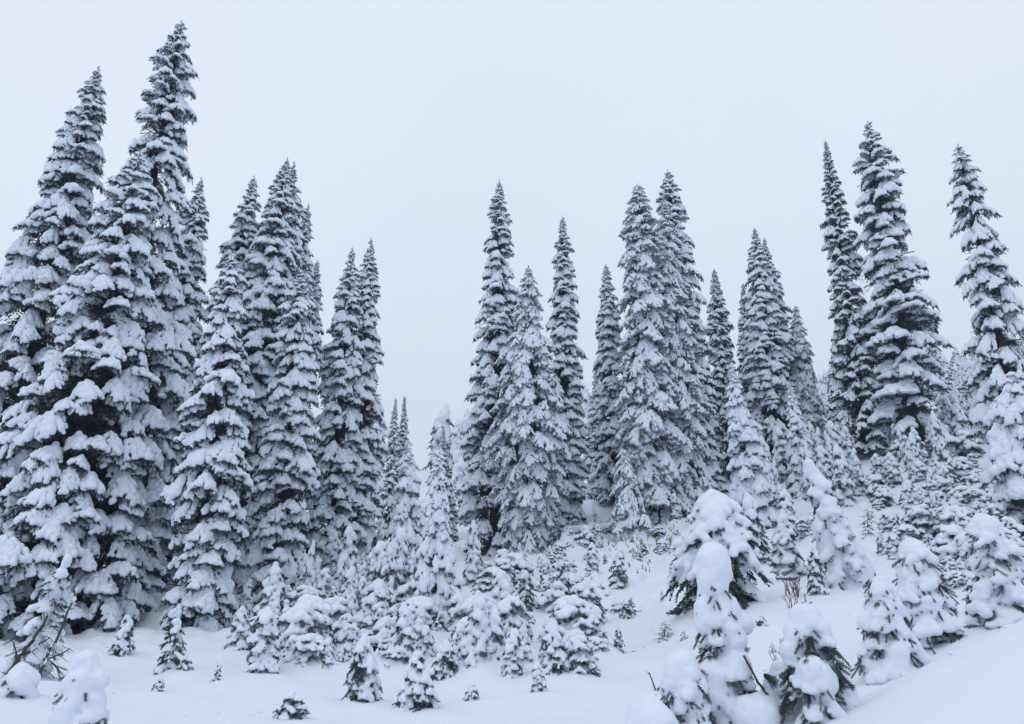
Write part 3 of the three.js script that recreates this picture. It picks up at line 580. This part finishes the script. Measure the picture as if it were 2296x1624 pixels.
  P('bush', 1, 1856, 1213, 1253, 1, 'low frosted bush left of the leaning giant sapling');
  P('bush', 2, 1805, 1163, 1215, 1, 'frosted bush right above the neat cone in the hollow');
  P('column', 0, 1830, 1143, 1215, 1, 'grey-stemmed sapling between the neat cone and the leaning giant');
  P('spire', 1, 1862, 1128, 1205, 0.7, 'thin-stemmed sapling touching the left of the leaning giant');
  P('column', 1, 1732, 1038, 1150, 0.9, 'frosted sapling at the foot of the four-topped clump');
  P('cone', 0, 1756, 1086, 1180, 1, 'second frosted sapling at the foot of the four-topped clump');
  P('capped', 1, 378, 1388, 1520, 0.95, 'small open sapling wearing a tall white cap on the snow at left');
  P('tuft', 0, 412, 1470, 1522, 0.7, 'dark tuft beside the small open sapling with the tall cap');
  P('tuft', 2, 352, 1518, 1562, 0.7, 'tiny hooded seedling on the snow in front of the tall-capped sapling');
  P('skirt', 1, 268, 1380, 1482, 0.8, 'white sapling with one dark stem before the skirt of the left clump');
}
// ---------------------------------------------------------------- thickets and far trees
{
  const r = rng(900), NTH = 'first second third fourth fifth sixth seventh eighth ninth tenth eleventh twelfth thirteenth fourteenth fifteenth sixteenth seventeenth eighteenth nineteenth twentieth'.split(' ');
  const crowd = (n, x0, x1, y0, y1, h0, h1, label, group) => {
    for (let i = 0; i < n; i++) {
      const px = lerp(x0, x1, (i + r()) / n), py = lerp(y0, y1, r()), p = onSnow(px, py, 9), H = lerp(h0, h1, r());
      mounds.push([p.x, p.z, 0.5, 0.12]); p.y -= 0.05;
      const kinds = H > 1.1 ? ['cone', 'column', 'spire', 'column', 'cone', 'spire'] : ['cone', 'column', 'bush', 'sparse', 'tuft'], kd = kinds[Math.floor(r() * kinds.length)];
      sapling(kd, Math.floor(r() * 9), label.replace('#', NTH[i]), p, H, H > 1.1 ? 0.6 + 0.3 * r() : 0.85 + 0.4 * r(), r() * 6.28, group);
    }
  };
  crowd(18, 1690, 1900, 1050, 1150, 1.2, 2.6, 'frosted sapling, # from the left in the crowded thicket below the four-topped clump', 'thicket below the four-topped clump');
  crowd(18, 1880, 2290, 960, 1090, 1.1, 2.2, 'snow-coated sapling, # from the left in the thicket under the right-hand clump', 'thicket under the right-hand clump');
  crowd(16, 2060, 2296, 1080, 1260, 0.5, 1.0, 'knee-high snowy sapling, # from the left of those scattered over the right slope', 'low saplings on the right slope');
  crowd(20, 660, 925, 1290, 1420, 0.9, 1.9, 'white sapling, # from the left of those packed below the twin-topped clump', 'thicket below the twin-topped clump');
  crowd(12, 620, 1180, 1430, 1500, 0.5, 0.9, 'low white sapling, # from the left along the front edge of the thicket', 'low front saplings of the thicket');
  crowd(18, 1070, 1340, 1290, 1515, 0.45, 1.0, 'small white sapling, # from the left on the lower slope of the knoll', 'small saplings of the knoll');
  crowd(12, 1130, 1420, 1170, 1290, 0.35, 0.75, 'snow-covered shrublet, # from the left near the top of the knoll', 'shrublets on the knoll');
  crowd(12, 2120, 2290, 860, 1000, 1.6, 3.4, 'pale young fir, # from the left on the slope between the right-hand firs', 'pale young firs at right');
}
{ // the low snowy growth that carpets the slope and reads as one mass
  const r = rng(930);
  const carpet = (n, areas, h0, h1, label) => {
    const lists = {};
    for (let i = 0; i < n; i++) {
      const [x0, x1, y0, y1] = areas[Math.floor(r() * areas.length)], p = onSnow(lerp(x0, x1, r()), lerp(y0, y1, r()), 9), H = lerp(h0, h1, r() * r());
      const kd = ['bush', 'tuft', 'column', 'sparse', 'cone', 'bush'][Math.floor(r() * 6)], k = Math.floor(r() * 3), key = kd + '|' + k % KIND[kd].length, b = KIND[kd][k % KIND[kd].length];
      mounds.push([p.x, p.z, 0.35, 0.07]); p.y -= 0.04 + 0.12 * H * r();
      const s = H / b.h, w = s * (0.8 + 0.5 * r());
      (lists[key] ??= []).push(new THREE.Matrix4().compose(p, new THREE.Quaternion().setFromEuler(new THREE.Euler((r() - 0.5) * 0.3, r() * 6.28, (r() - 0.5) * 0.3)), V(w, s, w)));
    }
    const g = thing('snowy_undergrowth', label, 'undergrowth'); g.userData.kind = 'stuff';
    for (const key in lists) { const [kd, k] = key.split('|'), b = KIND[kd][+k]; for (const [nm, geo, mat] of [['twigs', b.wood, barkTwig], ['needles', b.needles, needleMat], ['snow_cover', b.snow, snowMat]]) { const im = new THREE.InstancedMesh(geo, mat, lists[key].length); lists[key].forEach((M, i) => im.setMatrixAt(i, M)); im.name = nm; im.userData.kind = 'stuff'; g.add(shade(im)); } }
  };
  carpet(230, [[1690, 1900, 1000, 1170], [1880, 2296, 960, 1110], [1940, 2296, 1080, 1290], [2060, 2296, 1120, 1330], [2100, 2296, 860, 1000]], 0.35, 1.3, 'low snowy growth carpeting the slope on the right');
  carpet(190, [[560, 930, 1290, 1480], [560, 930, 1290, 1480], [620, 1180, 1410, 1520], [690, 925, 1230, 1340]], 0.35, 1.2, 'low snowy growth below the left and middle clumps');
  carpet(210, [[1060, 1340, 1290, 1520], [1080, 1420, 1210, 1400], [1130, 1520, 1165, 1260]], 0.22, 0.8, 'low snowy growth over the knoll');
}
{ // clods of snow that fell from the boughs
  const r = rng(970), geo = [1, 2, 3].map((k) => snowSkin([[V(0, 0, 0), V(0.4, 0.05, 0.1 * k), 0.5, 1.3], [V(0.2, 0.1, 0.3), V(0.2, 0.1, 0.3), 0.4, 1.3]], 0.16, 0.12, k, 8)), L = [[], [], []];
  for (let i = 0; i < 420; i++) {
    const flat = r() < 0.4, p = flat ? onSnow(lerp(150, 1500, r()), lerp(1440, 1610, r())) : onSnow(lerp(0, 2296, r()), lerp(1180, 1520, r())), q = 0.015 + 0.05 * r() * r() * (flat ? 0.7 : 1.4);
    L[i % 3].push(new THREE.Matrix4().compose(p, new THREE.Quaternion().setFromEuler(new THREE.Euler(0, r() * 6.28, 0)), V(q, q * 0.7, q)));
  }
  const g = thing('snow_clods', 'small clods of snow scattered over the open slope', 'snow clods'); g.userData.kind = 'stuff';
  L.forEach((l, k) => { const im = new THREE.InstancedMesh(geo[k], snowMat, l.length); l.forEach((M, i) => im.setMatrixAt(i, M)); im.name = 'clods'; im.userData.kind = 'stuff'; g.add(shade(im)); });
}
{ // trees in the gap
  const L = ['grey far fir in the gap, its tip just over the snowy clearing', 'far fir in the gap beside the dark knoll fir', 'pale far fir at the left of the snowy clearing in the gap', 'small far fir low in the gap', 'broad far fir low in the gap next to the knoll', 'far fir in the gap behind the central young fir'];
  [[1038, 1080, 1180, 52], [1058, 1060, 1190, 60], [1012, 1060, 1170, 66], [1030, 1120, 1200, 46], [1052, 1115, 1210, 42], [1008, 1110, 1210, 48]].forEach(([px, ty, by, d], i) => {
    const p = at(px, by, d); p.y = ground(p.x, p.z) - 0.2;
    sapling(i % 2 ? 'cone' : 'spire', i, L[i], p, at(px, ty, d).y - p.y, 0.9, i * 1.7, undefined, 'fir_tree', 'fir tree');
  });
  const r = rng(950), n = 900, a = [], G = thing('far_forest', 'far snowy forest fading into the mist', 'forest'); G.userData.kind = 'stuff';
  while (a.length < n) {
    const az = (r() - 0.5) * 1.9, d = 75 + 240 * Math.pow(r(), 0.75), x = Math.sin(az) * d, z = -Math.cos(az) * d;
    if (N3(x * 0.03, 5, z * 0.03) < -0.12 || (az < -0.085 && d > 95 && r() < 0.93)) continue;
    const h = 5 + 9 * r(), w = h * (0.75 + 0.3 * r());
    a.push(new THREE.Matrix4().compose(V(x, ground(x, z) - 0.3, z), new THREE.Quaternion().setFromEuler(new THREE.Euler(0, r() * 6.28, 0)), V(w / 1.8, h / 1.8, w / 1.8)));
  }
  for (const [nm, geo, mat] of [['needles', KIND.spire[0].needles, needleMat], ['snow_cover', KIND.spire[0].snow, snowMat]]) {
    const im = new THREE.InstancedMesh(geo, mat, n); a.forEach((M, i) => im.setMatrixAt(i, M)); im.name = nm; im.userData.kind = 'stuff'; G.add(shade(im));
  }
}
// ---------------------------------------------------------------- large saplings near the camera
// w: half width [[py, px], ...]; everything in pixels of the photograph at the distance d
function hero(seed, px, tipY, baseY, d, w, label, o, name = 'fir_sapling', category = 'fir sapling') {
  const f = at(px, baseY, d); f.y = Math.min(ground(f.x, f.z), f.y) - 0.04;
  const t = at(o.tipX ?? px, tipY, d), h = t.y - f.y, m = seen(t)[2] / FOCAL;
  const W = (tt) => { const y = lerp(baseY, tipY, tt); let v = w[w.length - 1][1]; if (y <= w[0][0]) v = w[0][1]; else for (let i = 1; i < w.length; i++) if (y < w[i][0]) { v = lerp(w[i - 1][1], w[i][1], (y - w[i - 1][0]) / (w[i][0] - w[i - 1][0])); break; } return v * m; };
  const extra = (o.lumps ?? []).map(([x, y, r, x2, y2, dz = 0]) => [V((x - px) * m, (baseY - y) * m, dz), V(((x2 ?? x) - px) * m, (baseY - (y2 ?? y)) * m, dz), r * m, 1.05]);
  const poles = (o.bare2 ?? []).map(([x, y, x2, y2, r, z]) => [V((x - px) * m, (baseY - y) * m, z), V((x2 - px) * m, (baseY - y2) * m, z), r * m, r * m * 0.6]);
  const b = makeSapling(seed, { h, n: 46, droop: 0.85, cover: 0.93, frost: 0.4, fine: d < 12, cell: o.cell ?? clamp(h * 0.011, 0.011, 0.05), lump: 0.014, k: 85, ...o, w: (tt) => Math.max(0, W(tt) - (o.snow ?? 0.05) * 0.3), extra, poles });
  const g = thing(name, label, category, undefined, f);
  part('stem', b.wood, barkTwig, g); part('needles', b.needles, needleMat, g); part('snow_cover', b.snow, snowMat, g);
  if (o.tipX) g.rotation.z = -Math.atan2((o.tipX - px) * m, h);
  mounds.push([f.x, f.z, 0.5, 0.08]);
  return g;
}
hero(301, 1642, 1246, 1690, 6.3, [[1250, 3], [1300, 18], [1350, 32], [1400, 42], [1470, 54], [1540, 60], [1700, 64]], 'tall foreground sapling with a fat smooth snow head and a green sprig on top',
  { n: 58, snow: 0.05, cap: 0.06, capLen: 0.1, sprig: true, cover: 0.7, under: 5, lumps: [[1640, 1292, 36, 1642, 1320], [1632, 1335, 34, 1634, 1350], [1655, 1392, 30, 1660, 1405], [1615, 1395, 24, 1610, 1430], [1688, 1430, 26], [1660, 1440, 20, 1668, 1462, 0.12], [1615, 1535, 34, 1612, 1575, 0.06], [1665, 1500, 24, 1668, 1520, 0.1], [1672, 1606, 42, 1690, 1602, 0.22]] });
hero(302, 1545, 1462, 1690, 6.0, [[1465, 5], [1490, 28], [1540, 44], [1600, 48], [1700, 55]], 'domed foreground sapling cut by the bottom edge left of the tall fat-headed one',
  { n: 40, snow: 0.05, cap: 0.07, capLen: 0.12, cover: 0.68, under: 6, lumps: [[1545, 1505, 36, 1547, 1535], [1522, 1545, 28], [1572, 1550, 26]] });
hero(303, 1847, 1358, 1700, 6.0, [[1365, 3], [1385, 22], [1430, 48], [1500, 62], [1570, 70], [1700, 78]], 'foreground sapling with a green sprig and a smooth white flank on its right',
  { n: 64, snow: 0.05, cap: 0.06, capLen: 0.1, sprig: true, cover: 0.68, under: 7, lumps: [[1846, 1412, 34, 1848, 1428], [1824, 1446, 30], [1872, 1442, 28], [1882, 1460, 24, 1932, 1600, -0.05], [1836, 1522, 36, 1846, 1540, 0.14], [1806, 1480, 24], [1905, 1590, 28, 1915, 1640, 0.02]] });
hero(304, 2000, 1285, 1520, 7.9, [[1290, 8], [1320, 22], [1360, 40], [1420, 52], [1480, 60], [1530, 66]], 'dark-needled sapling with open twigs on top between two white domes',
  { n: 56, snow: 0.055, cap: 0.0, cover: 0.72, under: 6, up: 0.5, lumps: [[2030, 1395, 18, 2085, 1500], [2004, 1452, 24, 1998, 1500, 0.16], [1985, 1492, 22, 2020, 1500, 0.16], [1960, 1480, 20]] });
hero(305, 2090, 1210, 1450, 9.0, [[1215, 14], [1240, 40], [1300, 52], [1360, 52], [1420, 74], [1460, 84]], 'tall domed sapling in heavy snow above the edge of the snow bank',
  { n: 60, snow: 0.065, cap: 0.1, capLen: 0.12, cover: 0.78, under: 5, lumps: [[2088, 1245, 30, 2095, 1280], [2074, 1312, 26], [2115, 1340, 26], [2060, 1370, 26], [2140, 1410, 24]] });
hero(306, 2258, 1155, 1395, 9.6, [[1160, 20], [1190, 46], [1260, 58], [1330, 62], [1400, 66]], 'big white dome of a sapling at the right edge with dark gaps below',
  { n: 52, snow: 0.07, cap: 0.12, capLen: 0.14, cover: 0.72, under: 6, lumps: [[2257, 1190, 34, 2262, 1212], [2288, 1262, 30], [2228, 1262, 22]] });
hero(307, 157, 1466, 1690, 6.6, [[1470, 6], [1495, 24], [1540, 42], [1580, 52], [1700, 66]], 'rounded foreground sapling at the lower left with dark gaps in its snow',
  { n: 58, snow: 0.05, cap: 0.07, capLen: 0.12, cover: 0.84, under: 3, lumps: [[152, 1540, 30, 160, 1560, 0.05], [155, 1500, 25, 162, 1530], [188, 1535, 24], [130, 1548, 24], [190, 1590, 24], [150, 1590, 20, 152, 1610, 0.15]] });
hero(308, 42, 1240, 1560, 11, [[1245, 6], [1280, 18], [1330, 30], [1400, 44], [1480, 52], [1560, 56]], 'straggling sapling with bare brown leaning stems at the left edge',
  { n: 46, tipX: 88, snow: 0.055, cap: 0.05, capLen: 0.06, cover: 0.66, green: 0.3, stem: 0.03, under: 6, bare2: [[14, 1575, 48, 1470, 8, 0.35], [48, 1470, 70, 1390, 5, 0.3], [98, 1540, 102, 1440, 5, 0.3], [102, 1440, 108, 1330, 3.5, 0.25], [48, 1470, 90, 1430, 2.5, 0.3], [60, 1500, 20, 1450, 2, 0.32], [102, 1470, 140, 1445, 2, 0.3]] });
hero(309, 18, 1490, 1640, 8.2, [[1495, 14], [1520, 34], [1600, 40]], 'low snow-capped bush cut by the left edge beside the bare brown stems', { n: 26, snow: 0.06, cap: 0.09, capLen: 0.2, cover: 0.9, green: 0.6, under: 6, lumps: [[14, 1528, 20, 34, 1526], [10, 1590, 20, 40, 1600]] });
hero(310, 1620, 1100, 1372, 13.4, [[1105, 26], [1150, 58], [1200, 78], [1260, 92], [1330, 100], [1372, 96]], 'mound-like drooping fir with a black hollow under its snowy boughs',
  { n: 110, snow: 0.1, cap: 0.14, capLen: 0.1, cover: 0.8, droop: 0.95, up: 0.45, under: 9, hang: 1.3, from: 0.14, bare: 0.35, stem: 0.08, frost: 0.12, k: 60, cell: 0.028 });
hero(311, 1916, 1026, 1358, 14.2, [[1030, 10], [1080, 22], [1150, 34], [1230, 44], [1300, 56], [1360, 60]], 'leaning giant sapling whose long white point tilts left',
  { n: 66, tipX: 1864, snow: 0.085, cap: 0.11, capLen: 0.2, cover: 0.92, droop: 1.1, k: 55, cell: 0.026, lumps: [[1900, 1190, 22, 1902, 1240], [1940, 1250, 30, 1950, 1300], [1886, 1280, 24]] });
hero(314, 1766, 1486, 1625, 6.5, [[1490, 14], [1520, 34], [1600, 44]], 'snow-smothered low sapling wedged between the two big foreground saplings', { n: 26, snow: 0.055, cap: 0.08, capLen: 0.3, cover: 0.9, lumps: [[1772, 1520, 28, 1752, 1516], [1790, 1555, 26], [1745, 1560, 26]] });
hero(312, 1462, 1572, 1700, 5.7, [[1575, 40], [1620, 60], [1700, 70]], 'smooth snow hump over a buried sapling at the bottom edge', { n: 10, snow: 0.09, cap: 0.15, capLen: 0.5, cover: 1, lumps: [[1455, 1625, 46, 1480, 1618], [1490, 1640, 40]] });
hero(313, 1985, 1560, 1640, 6.4, [[1565, 14], [1590, 34], [1640, 40]], 'small snow mound with dark needles just left of the snow bank', { n: 22, snow: 0.06, cap: 0.14, capLen: 0.4, cover: 0.85 });

// ---------------------------------------------------------------- branches, log, dry stalks
{
  const stickThing = (pts, r0, label, cat = 'branch', name = 'fallen_branch', snowR = 0) => {
    const r = rng(Math.round(pts[0].x * 1000)), nd = new Needles(r), drops = [];
    for (let i = 0; i < pts.length - 1; i++) nd.stick(pts[i], pts[i + 1], r0 * (1 - 0.5 * i / pts.length), r0 * (1 - 0.5 * (i + 1) / pts.length), [0.06, 0.045, 0.04]);
    for (let i = 1; i < pts.length; i++) { const p = V().lerpVectors(pts[i - 1], pts[i], r()); nd.stick(p, V(p.x + (r() - 0.5) * r0 * 16, p.y + r() * r0 * 9, p.z + (r() - 0.5) * r0 * 10), r0 * 0.45, r0 * 0.2, [0.06, 0.045, 0.04]); }
    const g = thing(name, label, cat); part('wood', nd.build(), barkTwig, g);
    if (snowR) { for (let i = 0; i < pts.length - 1; i++) drops.push([V(pts[i].x, pts[i].y + r0 + snowR * 0.4, pts[i].z), V(pts[i + 1].x, pts[i + 1].y + r0 + snowR * 0.4, pts[i + 1].z), snowR, 1.6]); part('snow_cover', snowSkin(drops, snowR * 0.25, snowR * 0.12, 3, 1.6 / snowR), snowMat, g); }
    return g;
  };
  const on = (px, py, up = 0) => { const p = onSnow(px, py); p.y += up; return p; };
  const a = on(1262, 1206, 0.0), b = on(1440, 1184, 0.02), dd = (a.z + b.z) / 2; a.z = dd + 0.3; b.z = dd - 0.3;
  { // the fallen log with its cut end to the left
    const g = thing('fallen_log', 'fallen log under a long pad of snow on the crest of the knoll', 'log'), ax = V().subVectors(b, a), L = ax.length(), geo = new THREE.CylinderGeometry(0.1, 0.16, L, 12, 6, false);
    const m = part('trunk', geo, barkMat, g); m.position.copy(a).addScaledVector(ax, 0.5); m.quaternion.setFromUnitVectors(V(0, 1, 0), ax.clone().normalize());
    const dr = []; for (let i = 0; i < 8; i++) { const p = V().copy(a).addScaledVector(ax, i / 8 + 0.02), q = V().copy(a).addScaledVector(ax, (i + 1) / 8); p.y += 0.15; q.y += 0.15; dr.push([p, q, 0.17, 1.3]); }
    part('snow_cover', snowSkin(dr, 0.05, 0.02, 5, 14), snowMat, g);
  }
  stickThing([on(1398, 1480, 0.02), on(1420, 1475, 0.06), on(1442, 1467, 0.05)], 0.02, 'dark fallen stick lying on the flat snow below the knoll');
  stickThing([on(1470, 1553, 0.0), on(1464, 1545, 0.08), on(1457, 1536, 0.14)], 0.012, 'short broken twig standing in the flat snow');
  stickThing([on(1540, 1357, 0.05), on(1562, 1366, 0.06), on(1580, 1374, 0.04)], 0.045, 'dark fallen branch under the mound-like drooping fir', 'branch', 'fallen_branch', 0.05);
  { // the bare branch that hangs right of the fat-headed sapling, with one green spray
    const g = thing('drooping_branch', 'bare drooping branch with one green spray right of the fat-headed sapling', 'branch'), r = rng(61), nd = new Needles(r), gr = new Needles(r);
    const P = [[1668, 1470], [1700, 1530], [1735, 1580], [1790, 1612], [1830, 1650]].map(([x, y]) => at(x, y, 6.05));
    for (let i = 0; i < 4; i++) { nd.stick(P[i], P[i + 1], 0.011 - i * 0.002, 0.009 - i * 0.002, [0.06, 0.045, 0.04]); for (let k = 0; k < 6; k++) { const p = V().lerpVectors(P[i], P[i + 1], r()), q = V(p.x + (r() - 0.3) * 0.12, p.y - 0.1 * r(), p.z + (r() - 0.5) * 0.12); nd.stick(p, q, 0.004, 0.002, [0.06, 0.045, 0.04]); if (r() < 0.6) nd.brush(V().lerpVectors(p, q, 0.4), q, 0.018, 6, 0.3, true); } }
    const s0 = at(1712, 1512, 5.95); gr.tint = () => [0.03 + 0.02 * r(), 0.06 + 0.02 * r(), 0.03];
    for (let i = 0; i < 9; i++) { const e = at(1735 + 14 * r(), 1520 + 24 * i / 9 + 10 * r(), 5.95); gr.brush(s0, e, 0.02, 12, 0, true); }
    part('wood', nd.build(), barkTwig, g); part('green_spray', gr.build(), needleMat, g);
  }
  // dry stalks and heather tips showing through the thin snow
  const stalks = (seed, n, x0, x1, y0, y1, hh, label, col) => {
    const r = rng(seed), nd = new Needles(r), drops = [];
    for (let i = 0; i < n; i++) {
      const p = onSnow(lerp(x0, x1, r()), lerp(y0, y1, r())); p.y -= 0.03;
      const k = 2 + Math.floor(r() * 4);
      for (let j = 0; j < k; j++) {
        const l = hh * (0.5 + 0.8 * r()), q = V(p.x + (r() - 0.5) * l * 0.9, p.y + l, p.z + (r() - 0.5) * l * 0.9), w = 0.006 + -p.z * 0.00016;
        nd.stick(p, q, w, w * 0.5, col); const m = V().lerpVectors(p, q, 0.6); nd.stick(m, V(m.x + (r() - 0.5) * l * 0.6, m.y + l * 0.3, m.z + (r() - 0.5) * l * 0.6), w * 0.7, w * 0.4, col);
      }
    }
    const g = thing('dry_stalks', label, 'dry stalks'); g.userData.kind = 'stuff'; part('stems', nd.build(), barkTwig, g);
  };
  stalks(71, 90, 1140, 1265, 1195, 1255, 0.22, 'thin brown stalks poking through the snow left of the log', [0.13, 0.085, 0.065]);
  stalks(72, 130, 1300, 1515, 1178, 1250, 0.2, 'pale brown stalks poking through the snow right of the log', [0.2, 0.14, 0.1]);
  stalks(73, 40, 1180, 1460, 1250, 1330, 0.12, 'sparse dark stalks on the face of the knoll', [0.07, 0.055, 0.05]);
  stalks(74, 8, 1762, 1795, 1320, 1385, 0.3, 'reddish stems in the snow right of the mound-like fir', [0.16, 0.09, 0.075]);
  stalks(75, 9, 1752, 1790, 1470, 1530, 0.22, 'thin dead grass stems between the two green-sprigged saplings', [0.17, 0.11, 0.09]);
}
// ---------------------------------------------------------------- the snow sheet, finer near the camera and in front of it
{
  const rings = 400, cols = 800, pos = [], idx = [];
  for (let i = 0; i <= rings; i++) {
    const r = 1.0 * Math.pow(345, Math.pow(i / rings, 1.1));
    for (let j = 0; j < cols; j++) {
      const u = j / cols * 2 - 1, a = Math.PI * (0.22 * u + 0.78 * u * u * u), x = Math.sin(a) * r, z = -Math.cos(a) * r;
      let y = ground(x, z) ;
      for (const [mx, mz, mr, mh] of mounds) { const q = ((x - mx) ** 2 + (z - mz) ** 2) / (mr * mr); if (q < 6) y += mh * Math.exp(-q); }
      pos.push(x, y, z);
    }
  }
  for (let i = 0; i < rings; i++) for (let j = 0; j < cols; j++) { const a = i * cols + j, b = i * cols + (j + 1) % cols, c = a + cols, d = b + cols; idx.push(a, b, c, b, d, c); }
  const c0 = pos.length / 3; pos.push(0, ground(0, 0), 0);
  for (let j = 0; j < cols; j++) idx.push(c0, (j + 1) % cols, j);
  const g = new THREE.BufferGeometry(); g.setAttribute('position', new THREE.Float32BufferAttribute(pos, 3)); g.setIndex(idx); g.computeVertexNormals();
  const m = part('snow_ground', g, snowMat, scene); m.userData = { kind: 'structure', label: 'fresh snow covering the slope', category: 'snow' };
}
renderer.render(scene, camera);
